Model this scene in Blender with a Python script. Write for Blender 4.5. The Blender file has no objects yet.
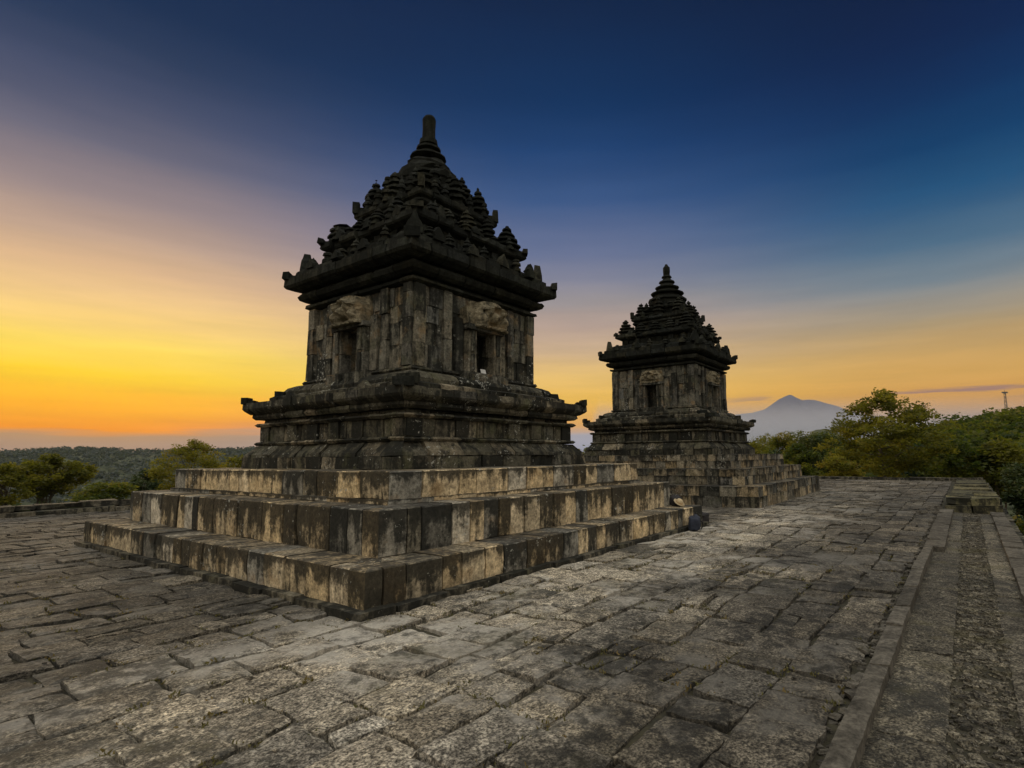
import bpy, math, random
import numpy as np
from mathutils import Matrix, Vector, noise

scene = bpy.context.scene
COL = scene.collection
rad = math.radians

# ------------------------------------------------------------------ camera
CAM_H = 1.6
cam_d = bpy.data.cameras.new("camera")
cam = bpy.data.objects.new("camera", cam_d)
COL.objects.link(cam)
cam_d.sensor_width = 36.0
cam_d.lens = 559.15 / 1024 * 36.0
cam_d.shift_x = -54.955 / 1024
cam_d.shift_y = 3.378 / 1024
cam_d.clip_start = 0.05
cam_d.clip_end = 60000
PITCH, ROLL = rad(7.0078), rad(0.575)
cam.matrix_world = (Matrix.Translation((0, 0, CAM_H)) @ Matrix.Rotation(math.pi / 2 + PITCH, 4, 'X')
                    @ Matrix.Rotation(-ROLL, 4, 'Z'))
scene.camera = cam

# ------------------------------------------------------------------ colour
scene.view_settings.view_transform = 'Standard'
scene.view_settings.look = 'None'
scene.view_settings.gamma = 1.0
scene.view_settings.exposure = 0.0
scene.view_settings.use_curve_mapping = False
scene.render.engine = 'CYCLES'
cy = scene.cycles
cy.max_bounces = 6
cy.diffuse_bounces = 3
cy.glossy_bounces = 2
cy.transmission_bounces = 3
cy.volume_bounces = 1
cy.use_denoising = True


def lin(c):
    out = []
    for v in c:
        v = v / 255.0
        out.append(v / 12.92 if v <= 0.04045 else ((v + 0.055) / 1.055) ** 2.4)
    return out


# ------------------------------------------------------------------ sky
BACK_GAIN = 2.3         # added fill from the unseen sky behind the photographer and overhead
SUN_AZ = -38.0           # degrees from +Y, negative to the west (left)
world = bpy.data.worlds.new("World")
scene.world = world
world.use_nodes = True
wt = world.node_tree
for n in list(wt.nodes):
    wt.nodes.remove(n)


def wn(t, **kw):
    n = wt.nodes.new(t)
    for k, v in kw.items():
        setattr(n, k, v)
    return n


def wmath(op, a, b=None):
    n = wn('ShaderNodeMath', operation=op)
    for i, v in enumerate((a, b)):
        if v is None:
            continue
        if isinstance(v, (int, float)):
            n.inputs[i].default_value = v
        else:
            wt.links.new(v, n.inputs[i])
    return n.outputs[0]


def wrange(v, a, b, c=0.0, d=1.0):
    n = wn('ShaderNodeMapRange', interpolation_type='SMOOTHSTEP')
    wt.links.new(v, n.inputs[0])
    for i, x in zip((1, 2, 3, 4), (a, b, c, d)):
        n.inputs[i].default_value = x
    return n.outputs[0]


def wramp(v, stops, gain=1.0):
    n = wn('ShaderNodeValToRGB')
    wt.links.new(v, n.inputs[0])
    e = n.color_ramp.elements
    while len(e) < len(stops):
        e.new(0.5)
    for el, (p, c) in zip(e, stops):
        el.position = p
        l = lin(c)
        el.color = (l[0] * gain, l[1] * gain, l[2] * gain, 1)
    return n.outputs[0]


def wmix(f, a, b):
    n = wn('ShaderNodeMix', data_type='RGBA')
    wt.links.new(f, n.inputs[0])
    for i, v in ((6, a), (7, b)):
        if isinstance(v, tuple):
            n.inputs[i].default_value = v
        else:
            wt.links.new(v, n.inputs[i])
    return n.outputs[2]


tc = wn('ShaderNodeTexCoord')
sep = wn('ShaderNodeSeparateXYZ')
wt.links.new(tc.outputs['Generated'], sep.inputs[0])
el = wmath('MAXIMUM', sep.outputs[2], 0.0)
az = wmath('MULTIPLY', wmath('ARCTAN2', sep.outputs[0], sep.outputs[1]), 180 / math.pi)
# a slow waver so that the bands of the afterglow are not ruler straight
wmap = wn('ShaderNodeMapping')
wmap.inputs['Scale'].default_value = (1.6, 1.6, 14)
wt.links.new(tc.outputs['Generated'], wmap.inputs[0])
wno = wn('ShaderNodeTexNoise')
wno.inputs['Scale'].default_value = 2.2
wno.inputs['Detail'].default_value = 4
wt.links.new(wmap.outputs[0], wno.inputs['Vector'])
elw = wmath('ADD', el, wmath('MULTIPLY', wmath('SUBTRACT', wno.outputs[0], 0.5), 0.03))
ramp_a = wramp(elw, [(0.0, (150, 126, 114)), (0.026, (166, 136, 112)), (0.036, (178, 138, 100)), (0.043, (240, 144, 16)), (0.08, (255, 176, 0)),
                     (0.12, (255, 208, 14)), (0.155, (255, 218, 84)), (0.19, (252, 210, 116)), (0.222, (240, 198, 132)),
                     (0.26, (218, 178, 136)), (0.30, (186, 156, 136)), (0.35, (148, 130, 130)), (0.41, (100, 98, 116)),
                     (0.467, (64, 72, 100)), (0.52, (34, 52, 84)), (0.565, (8, 38, 74)), (0.7, (0, 26, 64))], 1.10)
ramp_c = wramp(elw, [(0.0, (158, 160, 178)), (0.04, (176, 172, 180)), (0.058, (240, 176, 92)), (0.098, (254, 198, 78)), (0.14, (242, 198, 114)),
                     (0.187, (212, 180, 142)), (0.23, (186, 162, 148)), (0.273, (156, 148, 150)), (0.31, (130, 132, 152)),
                     (0.354, (102, 114, 148)), (0.43, (56, 86, 134)), (0.5, (22, 62, 112)), (0.56, (0, 46, 92)),
                     (0.665, (0, 30, 68)), (0.8, (0, 22, 56))])
ramp_b = wramp(elw, [(0.0, (150, 150, 168)), (0.034, (168, 156, 160)), (0.052, (218, 160, 98)), (0.09, (228, 168, 80)), (0.12, (226, 174, 90)),
                     (0.156, (206, 166, 102)), (0.19, (180, 157, 120)), (0.23, (148, 146, 140)), (0.26, (116, 132, 144)),
                     (0.302, (80, 112, 138)), (0.37, (30, 82, 124)), (0.43, (4, 60, 106)), (0.49, (0, 44, 90)),
                     (0.545, (0, 31, 74)), (0.62, (0, 23, 60)), (0.8, (0, 18, 50))])
# the sky behind the photographer and overhead: out of view, brightened to light the ground
ramp_d = wramp(el, [(0.0, (112, 102, 98)), (0.15, (140, 130, 118)), (0.35, (158, 150, 138)), (0.6, (188, 184, 176)), (0.8, (206, 202, 194)), (1.0, (206, 204, 198))], BACK_GAIN)
f_ac = wrange(az, -40, -2)
f_cb = wrange(az, 0, 36)
front = wmix(f_cb, wmix(f_ac, ramp_a, ramp_c), ramp_b)
f_back = wmath('MAXIMUM', wrange(wmath('ABSOLUTE', az), 62, 115), wrange(el, 0.70, 0.92))
sky = wmix(f_back, front, ramp_d)
# thin purple cloud streaks low over the right horizon
cmap = wn('ShaderNodeMapping')
cmap.inputs['Scale'].default_value = (5.0, 5.0, 130)
cmap.inputs['Location'].default_value = (3.1, 0.4, 0.0)
wt.links.new(tc.outputs['Generated'], cmap.inputs[0])
cno = wn('ShaderNodeTexNoise')
cno.inputs['Scale'].default_value = 1.0
cno.inputs['Detail'].default_value = 5
cno.inputs['Roughness'].default_value = 0.55
wt.links.new(cmap.outputs[0], cno.inputs['Vector'])
cband = wmath('MULTIPLY', wrange(el, 0.070, 0.084), wrange(el, 0.090, 0.104, 1.0, 0.0))
caz = wrange(az, 12, 22)
cfac = wmath('MULTIPLY', wmath('MULTIPLY', wrange(cno.outputs[0], 0.54, 0.66), wmath('MULTIPLY', cband, caz)), 0.75)
c1 = lin((150, 118, 124))
sky = wmix(cfac, sky, (c1[0], c1[1], c1[2], 1))
# faint uneven veils in the afterglow
vmap = wn('ShaderNodeMapping')
vmap.inputs['Scale'].default_value = (2.2, 2.2, 26)
vmap.inputs['Rotation'].default_value = (0.06, 0.03, 0)
wt.links.new(tc.outputs['Generated'], vmap.inputs[0])
vno = wn('ShaderNodeTexNoise')
vno.inputs['Scale'].default_value = 1.7
vno.inputs['Detail'].default_value = 6
vno.inputs['Roughness'].default_value = 0.6
wt.links.new(vmap.outputs[0], vno.inputs['Vector'])
veil = wmath('MULTIPLY', wmath('SUBTRACT', vno.outputs[0], 0.5), wrange(el, 0.12, 0.42, 0.34, 0.10))
vmul = wn('ShaderNodeVectorMath', operation='SCALE')
wt.links.new(sky, vmul.inputs[0])
wt.links.new(wmath('ADD', veil, 1.0), vmul.inputs['Scale'])
sky = vmul.outputs[0]
nish = wn('ShaderNodeTexSky', sky_type='NISHITA')
nish.sun_disc = False
nish.sun_elevation = rad(1.0)
nish.sun_rotation = rad(SUN_AZ)
bg1 = wn('ShaderNodeBackground')
bg1.inputs[1].default_value = 0.0015
wt.links.new(nish.outputs[0], bg1.inputs[0])
bg2 = wn('ShaderNodeBackground')
bg2.inputs[1].default_value = 1.0
wt.links.new(sky, bg2.inputs[0])
addn = wn('ShaderNodeAddShader')
wt.links.new(bg1.outputs[0], addn.inputs[0])
wt.links.new(bg2.outputs[0], addn.inputs[1])
wout = wn('ShaderNodeOutputWorld')
wt.links.new(addn.outputs[0], wout.inputs[0])

# the sun has just set: only a weak broad glow is left of it
sun_d = bpy.data.lights.new("sun", 'SUN')
sun_d.energy = 1.4
sun_d.angle = rad(16)
sun_d.color = (1.0, 0.72, 0.42)
sun = bpy.data.objects.new("sun", sun_d)
COL.objects.link(sun)
_d = Vector((math.sin(rad(SUN_AZ)), math.cos(rad(SUN_AZ)), math.tan(rad(6))))
sun.rotation_euler = _d.to_track_quat('Z', 'Y').to_euler()
sun.location = (-30, 30, 20)


# ------------------------------------------------------------------ camera maths (to place things at real depths)
F = 559.15


def at(px, py, Y):
    """world point seen at pixel (px, py) of the photograph, Y metres ahead"""
    c, s = math.cos(ROLL), math.sin(ROLL)
    dx, dy = px - 512, py - 384
    dx, dy = c * dx - s * dy - 54.955, s * dx + c * dy - 3.378
    u, v = dx, -dy
    r = Vector((u, F * math.cos(PITCH) - v * math.sin(PITCH), F * math.sin(PITCH) + v * math.cos(PITCH)))
    r *= Y / r.y
    return Vector((0, 0, CAM_H)) + r


PHI = rad(35.355)
C1 = Vector((-3.1474, 12.1645, 0))
ROT1 = math.pi / 2 - PHI
C2 = Vector((4.39, 23.60, 0.0))
ROT2 = math.pi / 2 - rad(33.92)
M1 = Matrix.Translation(C1) @ Matrix.Rotation(ROT1, 4, 'Z')      # temple axes; the whole terrace shares them
M1I = M1.inverted()


# ------------------------------------------------------------------ mesh helper
class MB:
    def __init__(self):
        self.v, self.f, self.c = [], [], []

    def add(self, verts, faces, cols):
        o = len(self.v)
        self.v += verts
        self.c += cols
        self.f += [tuple(i + o for i in f) for f in faces]

    def build(self, name, mat, parent=None, smooth=False):
        me = bpy.data.meshes.new(name)
        me.from_pydata([tuple(p) for p in self.v], [], self.f)
        at_ = me.color_attributes.new("tint", 'FLOAT_COLOR', 'POINT')
        buf = np.ones((len(self.v), 4), dtype=np.float32)
        buf[:, :3] = np.array(self.c, dtype=np.float32).reshape(-1, 3)
        at_.data.foreach_set("color", buf.ravel())
        if smooth:
            me.polygons.foreach_set("use_smooth", [True] * len(me.polygons))
        me.materials.append(mat)
        o = bpy.data.objects.new(name, me)
        COL.objects.link(o)
        if parent:
            o.parent = parent
        return o


def np_mesh(name, verts, faces, mat, parent=None, col=None, smooth=False):
    """fast mesh from numpy quads/tris"""
    me = bpy.data.meshes.new(name)
    nv, nf, k = len(verts), len(faces), faces.shape[1]
    me.vertices.add(nv)
    me.vertices.foreach_set("co", np.asarray(verts, dtype=np.float32).ravel())
    me.loops.add(nf * k)
    me.loops.foreach_set("vertex_index", np.asarray(faces, dtype=np.int32).ravel())
    me.polygons.add(nf)
    me.polygons.foreach_set("loop_start", np.arange(0, nf * k, k, dtype=np.int32))
    me.polygons.foreach_set("loop_total", np.full(nf, k, dtype=np.int32))
    if smooth:
        me.polygons.foreach_set("use_smooth", np.ones(nf, dtype=bool))
    me.update(calc_edges=True)
    if col is not None:
        a = me.color_attributes.new("tint", 'FLOAT_COLOR', 'POINT')
        buf = np.ones((nv, 4), dtype=np.float32)
        buf[:, :3] = col
        a.data.foreach_set("color", buf.ravel())
    me.materials.append(mat)
    o = bpy.data.objects.new(name, me)
    COL.objects.link(o)
    if parent:
        o.parent = parent
    return o


def empty(name, loc=(0, 0, 0), rz=0.0):
    o = bpy.data.objects.new(name, None)
    COL.objects.link(o)
    o.location = loc
    o.rotation_euler = (0, 0, rz)
    o.empty_display_size = 0.3
    return o


def tag(o, label=None, cat=None, group=None, kind=None):
    if label:
        o['label'] = label
    if cat:
        o['category'] = cat
    if group:
        o['group'] = group
    if kind:
        o['kind'] = kind
    return o


def n3(p, s=1.0, o=0.0):
    return noise.noise(Vector((p[0] * s + o, p[1] * s + o * 0.7, p[2] * s - o)))


def add_box(mb, lo, hi, col, m=None, chip=0.0, rng=None):
    xs = [(x, y, z) for z in (lo[2], hi[2]) for y in (lo[1], hi[1]) for x in (lo[0], hi[0])]
    vs = []
    for p in xs:
        p = Vector(p)
        if chip and rng:
            p += Vector((rng.uniform(-chip, chip), rng.uniform(-chip, chip), rng.uniform(-chip, chip)))
        vs.append(m @ p if m else p)
    cols = [(col[0], 0.0 if i < 4 else 1.0, col[1]) for i in range(8)]
    mb.add(vs, [(0, 2, 3, 1), (4, 5, 7, 6), (0, 1, 5, 4), (2, 6, 7, 3), (0, 4, 6, 2), (1, 3, 7, 5)], cols)


def add_lathe(mb, prof, center, nseg=14, col=(0.3, 0.5), jit=0.0, seed=0.0, square=False):
    """prof: (radius, z) bottom to top"""
    vs, fs, cs = [], [], []
    n = len(prof)
    zb, zt = prof[0][1], prof[-1][1]
    for r, z in prof:
        for k in range(nseg):
            a = 2 * math.pi * (k + 0.5) / nseg
            x, y = r * math.cos(a), r * math.sin(a)
            if square:
                m = max(abs(math.cos(a)), abs(math.sin(a)))
                x, y = x / m, y / m
            p = Vector((center[0] + x, center[1] + y, center[2] + z))
            if jit:
                d = n3(p, 5.0, seed) * jit
                p.x += math.cos(a) * d
                p.y += math.sin(a) * d
                p.z += n3(p, 4.0, seed + 9) * jit * 0.6
            vs.append(p)
            cs.append((col[0], (z - zb) / max(zt - zb, 1e-3), col[1]))
    for i in range(n - 1):
        for k in range(nseg):
            k2 = (k + 1) % nseg
            fs.append((i * nseg + k, i * nseg + k2, (i + 1) * nseg + k2, (i + 1) * nseg + k))
    fs.append(tuple(range((n - 1) * nseg, n * nseg)))
    fs.append(tuple(range(nseg - 1, -1, -1)))
    mb.add(vs, fs, cs)


SIDES = [((-1, 0), (0, 1)), ((0, -1), (1, 0)), ((1, 0), (0, -1)), ((0, 1), (-1, 0))]   # (normal, tangent)


def course(mb, prof, rng, blk=(0.3, 0.6), core=0.4, jit=0.016, gap=0.010, chip=0.02, skips=None, sub=0.13, erode=0.0, tints=None, dmin=0.0):
    """one course of dressed blocks round the four sides; prof = outline (half width, z) bottom to top"""
    wmax = max(p[0] for p in prof)
    win = min(p[0] for p in prof) - core
    zb, zt = prof[0][1], prof[-1][1]
    ring = [(win, zb)] + list(prof) + [(win, zt)]
    seed = rng.uniform(0, 50)
    prev = None
    first = None
    for k, (n, t) in enumerate(SIDES):
        cuts = [-wmax]
        fixed = []
        if skips and k in skips:
            fixed = list(skips[k])
        s = -wmax
        while True:
            s += rng.uniform(*blk)
            if s > wmax - blk[0] * 0.7:
                break
            cuts.append(s)
        cuts.append(wmax)
        if fixed:
            cuts = [c for c in cuts if not (fixed[0] - 0.12 < c < fixed[1] + 0.12)] + list(fixed)
            cuts.sort()
        nb = len(cuts) - 1
        for i in range(nb):
            a, b = cuts[i], cuts[i + 1]
            if fixed and a >= fixed[0] - 1e-6 and b <= fixed[1] + 1e-6:
                continue
            if i == 0 and prev:
                tint = prev
            elif k == 3 and i == nb - 1:
                tint = first
            else:
                tint = (rng.random(), rng.random())
            if k == 0 and i == 0:
                first = tint
            if i == nb - 1:
                prev = tint
            off = rng.uniform(-jit, jit)
            zo = rng.uniform(-jit, jit) * 0.35
            ctop = chip * (3.0 if rng.random() < 0.12 else 1.0)
            lost = erode * rng.uniform(0.3, 1.0) if rng.random() < 0.25 else 0.0
            ns = max(1, int(round((b - a) / sub)))
            vs, cs = [], []
            for j in range(ns + 1):
                s = a + (b - a) * j / ns
                if j == 0 and i > 0:
                    s += gap * rng.uniform(0.4, 1.4)
                if j == ns and i < nb - 1:
                    s -= gap * rng.uniform(0.4, 1.4)
                for q, (w, z) in enumerate(ring):
                    corner = (i == 0 and j == 0) or (i == nb - 1 and j == ns)
                    ss = max(-w, min(w, s)) if (i == 0 or i == nb - 1) else s
                    if i == 0 and j == 0:
                        ss = -w
                    if i == nb - 1 and j == ns:
                        ss = w
                    ww = w
                    if 0 < q < len(ring) - 1:
                        p = (n[0] * w + t[0] * ss, n[1] * w + t[1] * ss, z)
                        d = (n3(p, 4.0, seed) * 0.5 + n3(p, 11.0, seed) * 0.5) * chip * 0.6
                        if not corner:
                            d += off - lost
                        edge = q == len(ring) - 2 or q == 1
                        if edge:
                            d -= abs(n3(p, 7.0, seed + 3)) * ctop
                        ww = w + d
                        if corner:
                            ss = math.copysign(abs(ss) + d, ss)
                        zz = z + zo + (n3(p, 6.0, seed + 5) * chip * 0.5 if edge else 0)
                    else:
                        zz = z + zo
                    vs.append(Vector((n[0] * ww + t[0] * ss, n[1] * ww + t[1] * ss, zz)))
                    cs.append((tint[0], (z - zb) / max(zt - zb, 1e-3), tint[1]))
            m = len(ring)
            fs = []
            for j in range(ns):
                for q in range(m):
                    q2 = (q + 1) % m
                    fs.append((j * m + q, (j + 1) * m + q, (j + 1) * m + q2, j * m + q2))
            fs.append(tuple(range(m)))
            fs.append(tuple(ns * m + q for q in range(m - 1, -1, -1)))
            mb.add(vs, fs, cs)


def add_core(mb, w, z0, z1):
    add_box(mb, (-w, -w, z0), (w, w, z1), (0.1, 0.1))


# ------------------------------------------------------------------ materials
def new_mat(name):
    m = bpy.data.materials.new(name)
    m.use_nodes = True
    nt = m.node_tree
    return m, nt, nt.nodes['Principled BSDF']


class NT:
    def __init__(self, nt):
        self.nt = nt

    def n(self, t, **kw):
        x = self.nt.nodes.new(t)
        for k, v in kw.items():
            setattr(x, k, v)
        return x

    def put(self, sock, v):
        if isinstance(v, (int, float)):
            sock.default_value = v
        elif isinstance(v, tuple):
            sock.default_value = v if len(v) != 3 or sock.type == 'VECTOR' else (*v, 1)
        else:
            self.nt.links.new(v, sock)

    def math(self, op, a, b=0.0, clamp=False):
        x = self.n('ShaderNodeMath', operation=op, use_clamp=clamp)
        self.put(x.inputs[0], a)
        self.put(x.inputs[1], b)
        return x.outputs[0]

    def mix(self, f, a, b, mode='MIX'):
        x = self.n('ShaderNodeMix', data_type='RGBA', blend_type=mode)
        self.put(x.inputs[0], f)
        self.put(x.inputs[6], a)
        self.put(x.inputs[7], b)
        return x.outputs[2]

    def noise(self, vec, scale, detail=5, rough=0.6, vscale=None):
        if vscale:
            mp = self.n('ShaderNodeMapping')
            mp.inputs['Scale'].default_value = vscale
            self.put(mp.inputs[0], vec)
            vec = mp.outputs[0]
        x = self.n('ShaderNodeTexNoise')
        x.inputs['Scale'].default_value = scale
        x.inputs['Detail'].default_value = detail
        x.inputs['Roughness'].default_value = rough
        self.put(x.inputs['Vector'], vec)
        return x.outputs[0]

    def voro(self, vec, scale, feature='F1'):
        x = self.n('ShaderNodeTexVoronoi', feature=feature)
        x.inputs['Scale'].default_value = scale
        self.put(x.inputs['Vector'], vec)
        return x.outputs[0]

    def range(self, v, a, b, c=0.0, d=1.0):
        x = self.n('ShaderNodeMapRange', interpolation_type='SMOOTHSTEP')
        self.put(x.inputs[0], v)
        for i, y in zip((1, 2, 3, 4), (a, b, c, d)):
            x.inputs[i].default_value = y
        return x.outputs[0]

    def ramp(self, v, stops, const=False):
        x = self.n('ShaderNodeValToRGB')
        self.put(x.inputs[0], v)
        r = x.color_ramp
        if const:
            r.interpolation = 'CONSTANT'
        while len(r.elements) < len(stops):
            r.elements.new(0.5)
        for e, (p, c) in zip(r.elements, stops):
            e.position = p
            e.color = (*c, 1)
        return x.outputs[0]


def stone_mat(name, palette, dark=(0.010, 0.011, 0.009), stain=0.55, vbias=0.35, lichen=0.62, bump=0.5, orange=0.0, moss=0.0, gain=1.0, tread=0.0, patch=0.07, spec=0.2):
    m, nt, bsdf = new_mat(name)
    N = NT(nt)
    tcn = N.n('ShaderNodeTexCoord')
    at_ = N.n('ShaderNodeAttribute', attribute_name='tint')
    sp = N.n('ShaderNodeSeparateColor')
    nt.links.new(at_.outputs['Color'], sp.inputs[0])
    r, v, r2 = sp.outputs[0], sp.outputs[1], sp.outputs[2]
    off = N.n('ShaderNodeCombineXYZ')
    N.put(off.inputs[0], N.math('MULTIPLY', r, 31.0))
    N.put(off.inputs[1], N.math('MULTIPLY', r2, 47.0))
    vec = N.n('ShaderNodeVectorMath', operation='ADD')
    nt.links.new(tcn.outputs['Object'], vec.inputs[0])
    nt.links.new(off.outputs[0], vec.inputs[1])
    P, O = vec.outputs[0], tcn.outputs['Object']
    base = N.ramp(r, palette)
    val = N.math('ADD', 0.72, N.math('MULTIPLY', r2, 0.5))
    base = N.mix(1.0, base, N.math('MULTIPLY', val, gain), 'MULTIPLY')
    g1 = N.noise(P, 22, 7, 0.7)
    base = N.mix(1.0, base, N.range(g1, 0.25, 0.75, 0.40, 1.50), 'MULTIPLY')
    g2 = N.noise(P, 4.5, 5, 0.6)
    base = N.mix(1.0, base, N.range(g2, 0.3, 0.7, 0.62, 1.22), 'MULTIPLY')
    if orange > 0:
        o1 = N.range(N.noise(P, 2.4, 4), 0.54, 0.68)
        base = N.mix(N.math('MULTIPLY', o1, orange), base, (0.36, 0.21, 0.075))
    if moss > 0:
        mo = N.range(N.noise(O, 1.7, 6, 0.65), 0.52, 0.66)
        base = N.mix(N.math('MULTIPLY', mo, moss), base, (0.055, 0.062, 0.022))
    # black algae: starts at the top edge of a block's face and runs down, and free patches
    geo = N.n('ShaderNodeNewGeometry')
    nz = N.n('ShaderNodeSeparateXYZ')
    nt.links.new(geo.outputs['True Normal'], nz.inputs[0])
    vert = N.math('SUBTRACT', 1.0, N.math('ABSOLUTE', nz.outputs[2]))
    st = N.noise(O, 1.0, 5, 0.6, vscale=(6.5, 6.5, 1.0))
    pa = N.noise(O, 2.3, 8, 0.72)
    fi = N.noise(P, 13, 5, 0.7)
    sv = N.math('ADD', N.math('MULTIPLY', st, 0.42), N.math('MULTIPLY', pa, 0.40))
    sv = N.math('ADD', sv, N.math('MULTIPLY', fi, 0.18))
    sv = N.math('ADD', sv, N.math('MULTIPLY', vert, N.math('MULTIPLY', N.math('POWER', v, 2.5), vbias * 0.4)))
    sv = N.math('ADD', sv, N.math('MULTIPLY', N.math('SUBTRACT', r2, 0.5), -patch))
    sf = N.range(sv, stain - 0.05, stain + 0.05)
    base = N.mix(N.math('MULTIPLY', sf, 0.88), base, dark)
    if tread > 0:                                                 # dark crust grown over the walked-on tops
        up = N.range(nz.outputs[2], 0.75, 0.92)
        cr = N.range(N.math('ADD', N.math('MULTIPLY', pa, 0.5), N.math('MULTIPLY', g1, 0.5)), 0.36, 0.62, 1.0, 0.35)
        base = N.mix(N.math('MULTIPLY', N.math('MULTIPLY', up, cr), tread), base, (0.045, 0.041, 0.034))
    # pale lichen specks
    li = N.noise(O, 15, 5, 0.7)
    lp = N.noise(O, 1.3, 3)
    lf = N.range(N.math('ADD', li, N.math('MULTIPLY', N.math('SUBTRACT', lp, 0.5), 0.5)), lichen, lichen + 0.04)
    base = N.mix(N.math('MULTIPLY', lf, 0.8), base, (0.40, 0.40, 0.35))
    nt.links.new(base, bsdf.inputs['Base Color'])
    bsdf.inputs['Roughness'].default_value = 0.9
    bsdf.inputs['Specular IOR Level'].default_value = spec
    h = N.math('ADD', N.math('MULTIPLY', g1, 0.5), N.math('MULTIPLY', N.noise(P, 70, 4, 0.7), 0.35))
    h = N.math('ADD', h, N.math('MULTIPLY', g2, 0.6))
    b = N.n('ShaderNodeBump')
    b.inputs['Strength'].default_value = bump
    b.inputs['Distance'].default_value = 0.03
    nt.links.new(h, b.inputs['Height'])
    nt.links.new(b.outputs[0], bsdf.inputs['Normal'])
    return m


STEP = [(0.0, (0.17, 0.155, 0.115)), (0.10, (0.30, 0.25, 0.165)), (0.35, (0.42, 0.335, 0.205)), (0.55, (0.36, 0.28, 0.165)),
        (0.72, (0.46, 0.355, 0.20)), (0.82, (0.38, 0.34, 0.26)), (0.90, (0.22, 0.205, 0.165)), (1.0, (0.125, 0.12, 0.10))]
BODY = [(0.0, (0.10, 0.098, 0.078)), (0.3, (0.13, 0.122, 0.092)), (0.6, (0.115, 0.112, 0.095)), (0.85, (0.175, 0.155, 0.11)), (1.0, (0.13, 0.132, 0.12))]
BASE = [(0.0, (0.075, 0.070, 0.050)), (0.4, (0.105, 0.096, 0.066)), (0.7, (0.085, 0.082, 0.062)), (0.84, (0.14, 0.12, 0.082)), (0.94, (0.24, 0.205, 0.14)), (1.0, (0.10, 0.098, 0.085))]
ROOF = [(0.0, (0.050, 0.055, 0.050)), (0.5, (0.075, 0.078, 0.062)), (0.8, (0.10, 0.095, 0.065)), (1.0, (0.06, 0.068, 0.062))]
RUIN = [(0.0, (0.07, 0.07, 0.06)), (0.35, (0.12, 0.11, 0.085)), (0.55, (0.24, 0.20, 0.13)), (0.72, (0.14, 0.13, 0.10)), (0.88, (0.30, 0.23, 0.13)), (1.0, (0.13, 0.13, 0.12))]
M_step = stone_mat('weathered_tan_stone', STEP, stain=0.520, vbias=0.42, lichen=0.65, orange=0.30, gain=1.34, tread=0.95, patch=0.12)
M_ruin = stone_mat('ruined_step_stone', RUIN, stain=0.535, vbias=0.20, lichen=0.65, orange=0.2, moss=0.3, gain=1.2, tread=0.7)
M_body = stone_mat('grey_wall_stone', BODY, stain=0.52, vbias=0.1, lichen=0.66, orange=0.3, moss=0.35)
M_base = stone_mat('mossy_moulding_stone', BASE, stain=0.495, vbias=0.0, lichen=0.645, moss=0.4, gain=.92, patch=.12)
M_head = stone_mat('carved_head_stone', [(0.0, (0.12, 0.11, 0.078)), (1.0, (0.20, 0.17, 0.11))], stain=0.53, vbias=0.0, lichen=0.66, orange=0.2, moss=0.2)
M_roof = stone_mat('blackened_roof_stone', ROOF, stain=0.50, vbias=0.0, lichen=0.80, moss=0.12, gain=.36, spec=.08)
M_kerb = stone_mat('kerb_stone', [(0.0, (0.095, 0.086, 0.068)), (1.0, (0.135, 0.122, 0.098))], stain=0.66, vbias=0.0, lichen=0.72, bump=0.9)
M_wall = stone_mat('low_wall_stone', [(0.0, (0.08, 0.075, 0.06)), (0.6, (0.14, 0.125, 0.09)), (1.0, (0.13, 0.118, 0.085))], stain=0.48, vbias=0.0, lichen=0.69, moss=0.5)
M_mossy = stone_mat('mossy_block_stone', [(0.0, (0.11, 0.10, 0.055)), (0.6, (0.17, 0.15, 0.075)), (1.0, (0.11, 0.105, 0.07))], stain=0.52, vbias=0.1, lichen=0.72, moss=0.6)


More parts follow.
